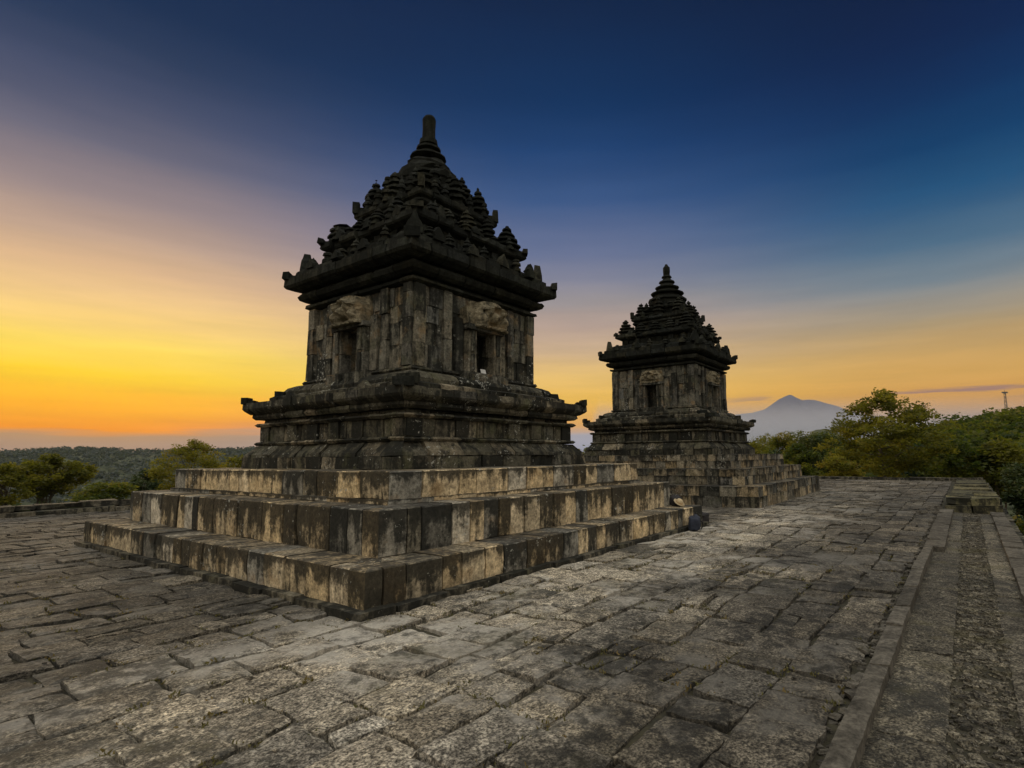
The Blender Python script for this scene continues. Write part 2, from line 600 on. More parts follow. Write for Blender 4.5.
def paving_mat(name, pal, pale=0.6, mossy=0.5, gain=1.0, floor_vignette=0.0):
    m, nt, bsdf = new_mat(name)
    N = NT(nt)
    tcn = N.n('ShaderNodeTexCoord')
    at_ = N.n('ShaderNodeAttribute', attribute_name='tint')
    sp = N.n('ShaderNodeSeparateColor')
    nt.links.new(at_.outputs['Color'], sp.inputs[0])
    r, v, r2 = sp.outputs[0], sp.outputs[1], sp.outputs[2]
    off = N.n('ShaderNodeCombineXYZ')
    N.put(off.inputs[0], N.math('MULTIPLY', r, 31.0))
    N.put(off.inputs[1], N.math('MULTIPLY', r2, 47.0))
    vec = N.n('ShaderNodeVectorMath', operation='ADD')
    nt.links.new(tcn.outputs['Object'], vec.inputs[0])
    nt.links.new(off.outputs[0], vec.inputs[1])
    P, O = vec.outputs[0], tcn.outputs['Object']
    base = N.ramp(r, pal)
    base = N.mix(1.0, base, N.math('MULTIPLY', N.math('ADD', 0.7, N.math('MULTIPLY', r2, 0.6)), gain), 'MULTIPLY')
    g1 = N.noise(P, 30, 8, 0.75)
    g2 = N.noise(O, 7, 6, 0.65)
    base = N.mix(1.0, base, N.range(g1, 0.34, 0.66, 0.2, 1.9), 'MULTIPLY')
    base = N.mix(1.0, base, N.range(g2, 0.3, 0.7, 0.5, 1.4), 'MULTIPLY')
    # pitted surface: small pores and crystals
    pit = N.noise(P, 62, 3, 0.55)
    base = N.mix(1.0, base, N.range(pit, 0.34, 0.62, 0.30, 1.5), 'MULTIPLY')
    # worn pale patches, sand and dry lichen
    pl = N.noise(O, 0.55, 4, 0.6)
    ps = N.noise(P, 2.2, 6, 0.7)
    pf = N.range(N.math('ADD', N.math('MULTIPLY', pl, 0.55), N.math('MULTIPLY', ps, 0.45)), pale - 0.05, pale + 0.06)
    base = N.mix(N.math('MULTIPLY', pf, 0.85), base, N.mix(g1, (0.20, 0.185, 0.15), (0.50, 0.47, 0.41)))
    # black crust in blotches
    bk = N.range(N.math('ADD', N.math('MULTIPLY', N.noise(O, 0.8, 5, 0.65), 0.5), N.math('MULTIPLY', N.noise(P, 6, 6, 0.7), 0.5)), 0.49, 0.585)
    base = N.mix(N.math('MULTIPLY', bk, 0.82), base, (0.035, 0.034, 0.028))
    mo = N.range(N.noise(O, 1.1, 6, 0.68), 0.55, 0.66)
    base = N.mix(N.math('MULTIPLY', mo, mossy * 0.6), base, (0.085, 0.075, 0.030))
    # speckle
    sk = N.range(N.noise(O, 55, 3, 0.6), 0.62, 0.68)
    base = N.mix(N.math('MULTIPLY', sk, 0.45), base, (0.42, 0.40, 0.35))
    if floor_vignette > 0:                                                  # paler stones beside the steps; the floor's vignette darkening is painted in around them
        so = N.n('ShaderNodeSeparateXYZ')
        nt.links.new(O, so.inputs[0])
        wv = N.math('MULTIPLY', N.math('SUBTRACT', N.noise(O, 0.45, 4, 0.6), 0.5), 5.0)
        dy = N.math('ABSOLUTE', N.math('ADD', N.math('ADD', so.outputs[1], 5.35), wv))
        bright_zone = N.math('MULTIPLY', N.range(dy, 0.2, 2.3, 1.0, 0.0), N.math('MULTIPLY', N.range(N.math('ADD', so.outputs[0], wv), 5.0, 13.0, 1.0, 0.25), N.range(N.math('ADD', so.outputs[0], wv), -8.2, -5.6)))
        base = N.mix(1.0, base, N.math('ADD', 0.42, N.math('MULTIPLY', bright_zone, floor_vignette)), 'MULTIPLY')
    nt.links.new(base, bsdf.inputs['Base Color'])
    bsdf.inputs['Roughness'].default_value = 0.88
    bsdf.inputs['Specular IOR Level'].default_value = 0.3
    h = N.math('ADD', N.math('MULTIPLY', g1, 0.6), N.math('MULTIPLY', g2, 1.2))
    h = N.math('ADD', h, N.math('MULTIPLY', N.noise(O, 90, 4, 0.7), 0.3))
    b = N.n('ShaderNodeBump')
    b.inputs['Strength'].default_value = 0.9
    b.inputs['Distance'].default_value = 0.035
    nt.links.new(h, b.inputs['Height'])
    nt.links.new(b.outputs[0], bsdf.inputs['Normal'])
    return m


M_pave = paving_mat('flagstone', [(0.0, (0.13, 0.115, 0.085)), (0.4, (0.22, 0.19, 0.14)), (0.75, (0.17, 0.155, 0.125)), (1.0, (0.29, 0.25, 0.18))], pale=0.535, floor_vignette=1.0, gain=1.12)
M_path = paving_mat('path_stone', [(0.0, (0.085, 0.075, 0.055)), (1.0, (0.13, 0.115, 0.082))], pale=0.68, mossy=0.8)


def simple_noise_mat(name, c1_, c2_, scale=6, bump=0.5, rough=0.95, dist=0.05):
    m, nt, bsdf = new_mat(name)
    N = NT(nt)
    tcn = N.n('ShaderNodeTexCoord')
    g = N.noise(tcn.outputs['Object'], scale, 8, 0.7)
    nt.links.new(N.ramp(g, [(0.3, c1_), (0.7, c2_)]), bsdf.inputs['Base Color'])
    bsdf.inputs['Roughness'].default_value = rough
    b = N.n('ShaderNodeBump')
    b.inputs['Strength'].default_value = bump
    b.inputs['Distance'].default_value = dist
    nt.links.new(g, b.inputs['Height'])
    nt.links.new(b.outputs[0], bsdf.inputs['Normal'])
    return m


M_dirt = simple_noise_mat('joint_soil', (0.012, 0.011, 0.006), (0.060, 0.052, 0.026), 9)
M_terrain = simple_noise_mat('wooded_ground', (0.018, 0.030, 0.016), (0.075, 0.085, 0.035), 0.05, 0.0)
M_mount = simple_noise_mat('hazy_mountain_tone', (0.13, 0.135, 0.185), (0.19, 0.19, 0.24), 0.004, 0.0)  # pale blue of the distant haze mixed into the rock colour
M_bark = simple_noise_mat('bark', (0.05, 0.042, 0.030), (0.13, 0.105, 0.075), 14)
M_metal = simple_noise_mat('mast_steel', (0.10, 0.10, 0.10), (0.16, 0.15, 0.14), 5, 0.1, 0.6)


def leaf_mat(name, stops, trans=0.35):
    m, nt, bsdf = new_mat(name)
    N = NT(nt)
    at_ = N.n('ShaderNodeAttribute', attribute_name='tint')
    sp = N.n('ShaderNodeSeparateColor')
    nt.links.new(at_.outputs['Color'], sp.inputs[0])
    c = N.ramp(sp.outputs[0], stops)
    nt.links.new(c, bsdf.inputs['Base Color'])
    bsdf.inputs['Roughness'].default_value = 0.6
    bsdf.inputs['Specular IOR Level'].default_value = 0.25
    tr = N.n('ShaderNodeBsdfTranslucent')
    nt.links.new(N.mix(1.0, c, (1.3, 1.35, 0.7, 1), 'MULTIPLY'), tr.inputs[0])
    mx = N.n('ShaderNodeMixShader')
    mx.inputs[0].default_value = trans
    nt.links.new(bsdf.outputs[0], mx.inputs[1])
    nt.links.new(tr.outputs[0], mx.inputs[2])
    nt.links.new(mx.outputs[0], nt.nodes['Material Output'].inputs[0])
    return m


L_green = leaf_mat('leaf_green', [(0.0, (0.035, 0.055, 0.014)), (0.45, (0.105, 0.120, 0.020)), (0.8, (0.175, 0.165, 0.026)), (1.0, (0.21, 0.165, 0.03))], .55)
L_olive = leaf_mat('leaf_olive', [(0.0, (0.065, 0.072, 0.014)), (0.5, (0.17, 0.16, 0.022)), (0.85, (0.23, 0.19, 0.026)), (1.0, (0.23, 0.15, 0.03))], .55)
L_moss = leaf_mat('dry_moss', [(0.0, (0.05, 0.05, 0.018)), (0.6, (0.11, 0.10, 0.03)), (1.0, (0.17, 0.12, 0.045))], .2)
L_far = leaf_mat('leaf_far', [(0.0, (0.062, 0.078, 0.080)), (1.0, (0.095, 0.115, 0.108))])  # blue-grey haze of the far ridge put into the leaf colour
L_dark = leaf_mat('leaf_dark', [(0.0, (0.020, 0.036, 0.017)), (0.6, (0.045, 0.066, 0.024)), (1.0, (0.08, 0.085, 0.026))])

# ------------------------------------------------------------------ terrain, hills, mountain
TX0, TX1, TY0, TY1 = -26.0, 31.2, -10.3, 13.7       # terrace rectangle in temple axes


def sst(x, a, b):
    t = np.clip((x - a) / (b - a), 0, 1)
    return t * t * (3 - 2 * t)


_rs = np.random.RandomState(5)
_grad = _rs.rand(256, 256)


def vnoise(x, y):
    xi, yi = np.floor(x).astype(int), np.floor(y).astype(int)
    fx, fy = x - xi, y - yi
    fx, fy = fx * fx * (3 - 2 * fx), fy * fy * (3 - 2 * fy)
    g = lambda i, j: _grad[i & 255, j & 255]
    return (g(xi, yi) * (1 - fx) + g(xi + 1, yi) * fx) * (1 - fy) + (g(xi, yi + 1) * (1 - fx) + g(xi + 1, yi + 1) * fx) * fy


def fbm(x, y, o=4):
    s, a = 0, 0.5
    for k in range(o):
        s = s + a * vnoise(x, y)
        x, y, a = x * 2.03 + 11.3, y * 2.03 + 5.7, a * 0.5
    return s


def terrain_h(x, y):
    r = np.hypot(x, y)
    a = np.degrees(np.arctan2(x, y))
    h = -5.0 - 3.0 * sst(r, 45, 90)
    # left: a valley, then a wooded ridge 1.9 km away
    left = 1 - sst(a, -14, 6)
    val = -34 * sst(r, 70, 420) * left
    lv = sst(-a, 30, 60)
    ridge = (np.interp(a, [-60, -50, -44, -41.5, -38, -33, -28, -22], [58, 62, 66, 74, 64, 68, 77, 84]) + 10 * (fbm(x / 420, y / 420) - 0.5) * 2) * sst(r, 950, 2000) * left * (1 - 0.6 * sst(r, 2300, 4000))
    # middle: gentle drop into the plain
    mid = sst(a, -14, 2) * (1 - sst(a, 12, 22))
    plain = -30 * sst(r, 130, 600) * mid
    # right: wooded slope rising to a ridge
    right = sst(a, 17, 25)
    crest = np.interp(a, [16, 22, 26, 30, 34, 39, 46, 70, 110], [0, 6, 8, 12, 17, 23, 26, 22, 0])
    rh = crest * sst(r, 90, 330) * right * (1 - 0.55 * sst(r, 420, 900))
    far = 36 * np.exp(-((a - 24.5) / 2.6) ** 2) * np.exp(-((r - 800) / 200) ** 2)
    return h + val + ridge + plain + rh + far


azs = np.concatenate([np.arange(-180, -58, 4.0), np.arange(-58, 58, 0.22), np.arange(58, 180.1, 4.0)])
rs_ = np.concatenate([np.linspace(4, 90, 30), np.geomspace(95, 420, 40), np.geomspace(430, 2400, 110), np.geomspace(2500, 8800, 18)])
AA, RR = np.meshgrid(np.radians(azs), rs_)
X, Y = RR * np.sin(AA), RR * np.cos(AA)
Hh = terrain_h(X, Y)
bump_amp = 9.0 * sst(RR, 420, 700)
Hh = Hh + bump_amp * (fbm(X / 15, Y / 15, 3) - 0.45) * 1.6
na, nr = len(azs), len(rs_)
V = np.stack([X, Y, Hh], -1).reshape(-1, 3)
idx = np.arange(nr * na).reshape(nr, na)
Fq = np.stack([idx[:-1, :-1], idx[:-1, 1:], idx[1:, 1:], idx[1:, :-1]], -1).reshape(-1, 4)
tag(np_mesh('terrain', V, Fq[:, ::-1], M_terrain, smooth=True), kind='structure')

# the volcano 8 km away
MD = 8000.0
ridge_px = [(690, 421), (715, 417.5), (735, 414), (752, 411.8), (764.5, 408.4), (772, 403.4), (779, 398.4), (785, 395.8), (789, 394.2), (792, 394.6), (796, 396.8),
            (802, 399.2), (808, 399.0), (815, 399.4), (822, 401), (831, 403.4), (839, 406), (848, 409.4), (868, 414), (890, 418), (920, 422)]
pk = [at(px, py, MD) for px, py in ridge_px]
xs_ = np.linspace(pk[0].x - 900, pk[-1].x + 900, 420)
zs_ = np.interp(xs_, [p.x for p in pk], [p.z for p in pk], left=pk[0].z - 60, right=pk[-1].z - 60)
ys_ = np.linspace(-1300, 900, 111)
XX, YY = np.meshgrid(xs_, ys_)
prof = np.interp(np.abs(YY), [0, 150, 500, 1300], [1.0, 0.80, 0.42, -0.12])
rug = (fbm(XX / 130 + YY / 500, YY / 420, 4) - 0.47)
ZZ = np.tile(zs_, (len(ys_), 1)) * prof + rug * np.interp(np.abs(YY), [0, 60, 500, 1300], [20, 40, 110, 10])
idx = np.arange(XX.size).reshape(XX.shape)
Fq = np.stack([idx[:-1, :-1], idx[:-1, 1:], idx[1:, 1:], idx[1:, :-1]], -1).reshape(-1, 4)
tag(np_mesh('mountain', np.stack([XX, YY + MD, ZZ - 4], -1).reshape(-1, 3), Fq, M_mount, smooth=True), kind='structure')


# ------------------------------------------------------------------ terrace
def terrain_z(x, y):
    return float(terrain_h(np.array([x]), np.array([y]))[0])


body = MB()
nx_, ny_ = 2, 2
add_box(body, (TX0, TY0, -6.5), (TX1, TY1, -0.16), (0.4, 0.4))
o = body.build('ground_fill', M_dirt)
o.matrix_world = M1
tag(o, kind='structure')
# soil bed under the flagstones
gx, gy = np.meshgrid(np.linspace(TX0, TX1, 400), np.linspace(-9.0, TY1, 170))
gz = -0.045 + 0.03 * (fbm(gx * 2.2, gy * 2.2, 4) - 0.5)
idx = np.arange(gx.size).reshape(gx.shape)
Fq = np.stack([idx[:-1, :-1], idx[:-1, 1:], idx[1:, 1:], idx[1:, :-1]], -1).reshape(-1, 4)
o = np_mesh('ground', np.stack([gx, gy, gz], -1).reshape(-1, 3), Fq, M_dirt)
o.matrix_world = M1
tag(o, kind='structure')

CAML = M1I @ Vector((0, 0, CAM_H))


def slab(mb, x0, x1, y0, y1, z, rng, warp, th=0.12, tilt=0.009, rough=0.009, gap=0.012, cjit=0.03):
    """one flagstone with broken edges"""
    cx, cy_ = (x0 + x1) / 2, (y0 + y1) / 2
    dist = math.hypot(cx - CAML.x, cy_ - CAML.y)
    step = 0.05 if dist < 5 else (0.08 if dist < 9 else (0.14 if dist < 14 else 0.3))
    nx = max(2, int(round((x1 - x0) / step)))
    ny = max(2, int(round((y1 - y0) / step)))
    tx, ty = rng.uniform(-tilt, tilt), rng.uniform(-tilt, tilt)
    sd = rng.uniform(0, 90)
    g = [gap * rng.uniform(0.5, 1.8) for _ in range(4)]
    c = (rng.random(), 0.0, rng.random())
    cj = [(rng.uniform(-cjit, cjit), rng.uniform(-cjit, cjit)) for _ in range(4)]
    vs, cs, fs = [], [], []
    for j in range(ny + 1):
        for i in range(nx + 1):
            u, w = i / nx, j / ny
            x = (x0 + g[0]) * (1 - u) + (x1 - g[1]) * u
            y = (y0 + g[2]) * (1 - w) + (y1 - g[3]) * w
            jx = (cj[0][0] * (1 - u) + cj[1][0] * u) * (1 - w) + (cj[2][0] * (1 - u) + cj[3][0] * u) * w
            jy = (cj[0][1] * (1 - u) + cj[1][1] * u) * (1 - w) + (cj[2][1] * (1 - u) + cj[3][1] * u) * w
            e = min(i, nx - i, j, ny - j)
            if e == 0:
                k1 = (n3((x, y, 0), 5.0, sd) * 0.022 + n3((x, y, 0), 16.0, sd) * 0.012) * min(1.0, (y1 - y0) / .42) ** 1.6
                if i in (0, nx):
                    x += k1 if i == 0 else -k1
                if j in (0, ny):
                    y += k1 if j == 0 else -k1
            dx, dy = warp(x, y)
            zz = z + (u - .5) * tx * 2 + (w - .5) * ty * 2 + n3((x, y, 0), 3.0, sd) * rough + n3((x, y, 0), 11.0, sd) * rough * 0.8
            if e == 0:
                zz -= 0.004 + abs(n3((x, y, 1), 6.0, sd)) * 0.018
            vs.append(Vector((x + jx + dx, y + jy + dy, zz)))
            cs.append(c)
    W_ = nx + 1
    for j in range(ny):
        for i in range(nx):
            fs.append((j * W_ + i, j * W_ + i + 1, (j + 1) * W_ + i + 1, (j + 1) * W_ + i))
    bord = [i for i in range(W_)] + [j * W_ + nx for j in range(1, ny + 1)] + [ny * W_ + i for i in range(nx - 1, -1, -1)] + [j * W_ for j in range(ny - 1, 0, -1)]
    o_ = len(vs)
    for b in bord:
        p = vs[b].copy()
        p.z -= th
        vs.append(p)
        cs.append(c)
    nb = len(bord)
    for k in range(nb):
        k2 = (k + 1) % nb
        fs.append((bord[k2], bord[k], o_ + k, o_ + k2))
    mb.add(vs, fs, cs)


def warp1(x, y):
    k = min(1.0, max(0.0, (y + 8.8) / 1.5))
    return ((noise.noise(Vector((x * .35, y * .35, 3.1))) * 0.13 + noise.noise(Vector((x * 1.1, y * 1.1, 5.5))) * .05) * (.3 + .7 * k),
            (noise.noise(Vector((x * .3, y * .3, 9.7))) * 0.12 + noise.noise(Vector((x * 1.0, y * 1.0, 7.7))) * .07) * k)


rng = random.Random(11)
pv = MB()
y = -8.80
while y < TY1 - 0.4:
    d = rng.uniform(0.34, 0.56)
    x = TX0 + 14 + rng.uniform(0, .6)
    while x < TX1 - .2:
        L_ = rng.uniform(0.36, 0.74)
        cxm, cym = x + L_ / 2, y + d / 2
        # skip what lies wholly beneath the temples' stepped bases
        under = abs(cxm) < 4.0 and abs(cym) < 4.0
        q = M1 @ Vector((cxm, cym, 0))
        dq = q - C2
        if abs(dq.x) + abs(dq.y) < 4.2:
            under = True
        if not under:
            z = rng.gauss(0, 0.008)
            if rng.random() < 0.13:
                ysp = y + d * rng.uniform(.38, .62)
                slab(pv, x, x + L_, y, ysp, z, rng, warp1)
                slab(pv, x, x + L_, ysp, y + d, z + rng.gauss(0, .008), rng, warp1)
            else:
                slab(pv, x, x + L_, y, y + d, z, rng, warp1)
        x += L_
    y += d
JOINTS = [(p_.x, p_.y) for p_, c_ in zip(pv.v, pv.c) if p_.z < -.05 and math.hypot(p_.x - CAML.x, p_.y - CAML.y) < 13]
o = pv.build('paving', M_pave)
o.matrix_world = M1
tag(o, kind='structure')


def stones(mb, n, x0, x1, y0, y1, z, smin, smax, rng, bias=1.0, pile=0.0):
    for _ in range(n):
        x = x0 + (x1 - x0) * rng.random() ** bias
        y = rng.uniform(y0, y1)
        s = smin + (smax - smin) * rng.random() ** 2.2
        zz = z + rng.random() * pile
        sx, sy, sz = s * rng.uniform(.7, 1.4), s * rng.uniform(.6, 1.1), s * rng.uniform(.3, .7)
        a = rng.uniform(0, 6.28)
        ca, sa = math.cos(a), math.sin(a)
        c = (rng.random(), 0.3, rng.random())
        pts = []
        for (px, py, pz) in ((-1, -1, 0), (1, -1, 0), (1, 1, 0), (-1, 1, 0), (-.8, -.8, 1), (.8, -.8, 1), (.8, .8, 1), (-.8, .8, 1)):
            px, py, pz = px * sx * rng.uniform(.55, 1.05), py * sy * rng.uniform(.55, 1.05), pz * sz * rng.uniform(.7, 1.3)
            pts.append(Vector((x + px * ca - py * sa, y + px * sa + py * ca, zz + pz - sz * .25)))
        mb.add(pts, [(4, 5, 6, 7), (0, 1, 5, 4), (1, 2, 6, 5), (2, 3, 7, 6), (3, 0, 4, 7), (3, 2, 1, 0)], [c] * 8)


# kerb along the right edge, its ditch, the lower path, the rubble gutter and the outer kerb
rng = random.Random(23)
kb = MB()
x = -12.0
while x < 11.0:
    L_ = rng.uniform(0.7, 1.5)
    w_ = 0.0 if x < 2.6 else 0.165
    slab(kb, x, min(x + L_, 11.05), -9.005 - w_, -8.865, 0.035 + rng.uniform(-.012, .012), rng,
         lambda x, y: (0, noise.noise(Vector((x * .4, 1, 0))) * .012), th=0.16, gap=0.003, rough=0.008, cjit=.006)
    x += L_
o = kb.build('kerb', M_kerb)
o.matrix_world = M1
tag(o, kind='structure')

pb = MB()
x = -12.0
while x < 11.0:
    L_ = rng.uniform(0.8, 1.9)
    slab(pb, x, min(x + L_, 11.05), -9.38, -8.99, -0.055 + rng.uniform(-.008, .008), rng, lambda x, y: (0, 0), gap=0.002, rough=0.016, cjit=.006, tilt=.006)
    x += L_
x = -12.0
while x < 11.0:
    L_ = rng.uniform(0.9, 2.2)
    slab(pb, x, min(x + L_, 11.05), -9.99, -9.74, -0.06 + rng.uniform(-.01, .01), rng, lambda x, y: (0, 0), gap=0.002, rough=0.010, cjit=.006, tilt=.006)
    x += L_
o = pb.build('path', M_path)
o.matrix_world = M1
tag(o, kind='structure')
gb = MB()
add_box(gb, (-12, -10.2, -.2), (11.1, -8.72, -.082), (.3, .3))
o = gb.build('gutter_bed', M_dirt)
o.matrix_world = M1
tag(o, kind='structure')
kb = MB()
x = -12.0
while x < 11.0:
    L_ = rng.uniform(0.7, 1.6)
    slab(kb, x, min(x + L_, 11.05), -10.28, -9.985, 0.0 + rng.uniform(-.015, .015), rng, lambda x, y: (0, noise.noise(Vector((x * .4, 7, 0))) * .015), th=0.3, gap=0.004, rough=0.012, cjit=.008)
    x += L_
o = kb.build('outer_kerb', M_kerb)
o.matrix_world = M1
tag(o, kind='structure')

rb = MB()
stones(rb, 5200, -9.0, 11, -9.75, -9.37, -0.085, 0.010, 0.040, rng, bias=1.25, pile=0.012)
for _ in range(260):                                          # flat bits trodden in among them
    x = -9 + 20 * rng.random() ** 1.25
    slab(rb, x, x + rng.uniform(.06, .16), -9.74 + rng.uniform(0, .2), -9.5 + rng.uniform(-.02, .12), -.072 + rng.uniform(-.008, .01), rng, lambda x, y: (0, 0), th=.06, tilt=.012, rough=.012, cjit=.03)
o = rb.build('rubble', M_path)
o.matrix_world = M1
tag(o, 'dark broken stones filling the gutter beside the path', 'rubble', kind='stuff')
rb = MB()
stones(rb, 1300, -9.0, 11, -8.89, -8.76, -0.08, 0.012, 0.05, rng, bias=1.1, pile=0.06)
stones(rb, 60, -8.0, 11, -8.87, -8.78, -0.06, 0.05, 0.09, rng, bias=1.1, pile=0.05)
stones(rb, 40, 9.5, 11.3, -8.95, -8.3, 0.0, 0.03, 0.10, rng, pile=0.06)
o = rb.build('broken_stones', M_kerb)
o.matrix_world = M1
tag(o, 'loose stone chips lying in the gap along the kerb', 'rubble', kind='stuff')
rb = MB()
stones(rb, 2200, -8, 18, -8.6, 6, 0.003, 0.005, 0.020, rng, bias=1.5)
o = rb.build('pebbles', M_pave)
o.matrix_world = M1
tag(o, 'small grit and chips scattered over the flagstones', 'pebbles', kind='stuff')

# dry moss and grass tufts rooted in the joints
rs = np.random.RandomState(4)
cen, tnt = [], []
for i_ in rs.choice(len(JOINTS), 2600, replace=False):
    jx, jy = JOINTS[i_]
    if noise.noise(Vector((jx * .9, jy * .9, 4.0))) < -.02:
        continue
    n_l = rs.randint(3, 14)
    cen.append(np.array([jx, jy, -.008]) + rs.normal(size=(n_l, 3)) * np.array([.022, .022, .007]))
    tnt.append(np.clip(rs.uniform(.2, .95) + rs.normal(0, .1, n_l), 0, 1))
cen, tnt = np.concatenate(cen), np.concatenate(tnt)


def tuft_quads(c, size, rs):
    n = len(c)
    a = rs.normal(size=(n, 3)) * np.array([.6, .6, .5])
    a[:, 2] = np.abs(a[:, 2]) + .25
    a /= np.linalg.norm(a, axis=1)[:, None]
    b = np.cross(a, rs.normal(size=(n, 3)))
    b /= np.linalg.norm(b, axis=1)[:, None]
    s = (size * rs.uniform(.5, 1.4, n))[:, None]
    return np.stack([c - b * s * .3, c + b * s * .3, c + a * s + b * s * .12, c + a * s - b * s * .12], 1).reshape(-1, 3)


v = tuft_quads(cen, .020, rs)
o = np_mesh('moss_tufts', v, np.arange(len(v)).reshape(-1, 4), L_moss, col=np.repeat(np.stack([tnt, tnt * 0, tnt * 0], 1), 4, 0))
o.matrix_world = M1
tag(o, 'dry moss and tiny grass tufts growing in the paving joints', 'moss', kind='stuff')

# far edge ledge, the low wall on the left, the mossy platform block on the right
rng = random.Random(31)


def block_row(mb, x0, x1, y0, y1, z0, z1, rng, blk, chip=0.015, axis='x'):
    a, b = (x0, x1) if axis == 'x' else (y0, y1)
    s = a
    while s < b - 1e-3:
        e = min(b, s + rng.uniform(*blk))
        if b - e < blk[0] * .5:
            e = b
        zz = rng.uniform(-.02, .01)
        if axis == 'x':
            add_box(mb, (s + .006, y0 + rng.uniform(-.02, .02), z0), (e - .006, y1, z1 + zz), (rng.random(), rng.random()), chip=chip, rng=rng)
        else:
            add_box(mb, (x0 + rng.uniform(-.02, .02), s + .006, z0), (x1, e - .006, z1 + zz), (rng.random(), rng.random()), chip=chip, rng=rng)
        s = e


def top_thing(name, m=M1):
    e = empty(name)
    e.matrix_world = m
    return e


wl = MB()
block_row(wl, TX0, TX1, 13.0, 13.75, -.1, .13, rng, (.4, 1.1), chip=.03)
block_row(wl, TX0, TX1, 13.3, 13.80, .135, .31, rng, (.4, 1.2), chip=.035)
o = wl.build('low_wall', M_wall)
o.matrix_world = M1
tag(o, 'low dark two course stone wall along the left edge of the terrace', 'wall')
wl = MB()
block_row(wl, 30.5, 31.1, -10.2, 13.0, -.1, .16, rng, (.5, 1.2), axis='y')
o = wl.build('edge_wall', M_wall)
o.matrix_world = M1
tag(o, 'very low stone ledge closing the far end of the terrace before the trees', 'wall')
wl = MB()
block_row(wl, 11.12, 11.75, -10.28, -8.98, -.15, .14, rng, (.55, .8), axis='y', chip=.03)
block_row(wl, 11.20, 11.80, -10.22, -9.02, .145, .33, rng, (.5, .75), axis='y', chip=.04)
block_row(wl, 11.80, 15.4, -10.26, -9.65, -.15, .30, rng, (.6, 1.0), chip=.03)
block_row(wl, 11.80, 15.4, -9.64, -9.0, -.15, .29, rng, (.6, 1.0), chip=.03)
block_row(wl, 15.4, 30.4, -10.26, -9.0, -.15, .08, rng, (.7, 1.2), chip=.03)
o = wl.build('stone_platform', M_mossy)
o.matrix_world = M1
tag(o, 'low mossy block platform standing at the far end of the kerbed path', 'platform')
wl = MB()
for k in range(5):
    block_row(wl, TX0, TX1, -10.42 - .03 * k, -10.3, -.12 - .42 * (k + 1), -.13 - .42 * k, rng, (.5, 1.0))
for k in range(5):
    block_row(wl, 31.15, 31.3 + .03 * k, TY0, TY1, -.12 - .42 * (k + 1), -.13 - .42 * k, rng, (.5, 1.0), axis='y')
o = wl.build('retaining_wall', M_wall)
o.matrix_world = M1
tag(o, 'stone retaining wall dropping away outside the terrace edge', 'wall')


# ------------------------------------------------------------------ temples
def leaf_block(mb, w, h, th, m, col, rng):
    """upright flame shaped antefix"""
    out = [(-.5, 0), (.5, 0), (.52, .3), (.40, .55), (.22, .75), (.05, 1.0), (-.08, .98), (-.24, .72), (-.42, .52), (-.5, .28)]
    n = len(out)
    vs, cs = [], []
    for sgn in (-.5, .5):
        for x, z in out:
            k = 1 - .35 * z
            vs.append(m @ Vector((x * w + rng.uniform(-.015, .015), sgn * th * k, z * h + rng.uniform(-.012, .012))))
            cs.append((col[0], z, col[1]))
    fs = [tuple(range(n)), tuple(range(2 * n - 1, n - 1, -1))]
    for i in range(n):
        j = (i + 1) % n
        fs.append((j, i, n + i, n + j))
    mb.add(vs, fs, cs)


def turret_prof(h, r, broken=1.0):
    p = [(.95, 0), (.95, .08), (.70, .10), (.68, .19), (1.02, .21), (1.0, .28), (.55, .33), (.48, .40), (.84, .42), (.80, .50), (.42, .54), (.36, .60),
         (.64, .62), (.58, .69), (.28, .73), (.24, .79), (.38, .81), (.34, .87), (.15, .91), (.10, .97), (.0, 1.0)]
    p = [(a * r, b * h) for a, b in p if b <= broken]
    return p


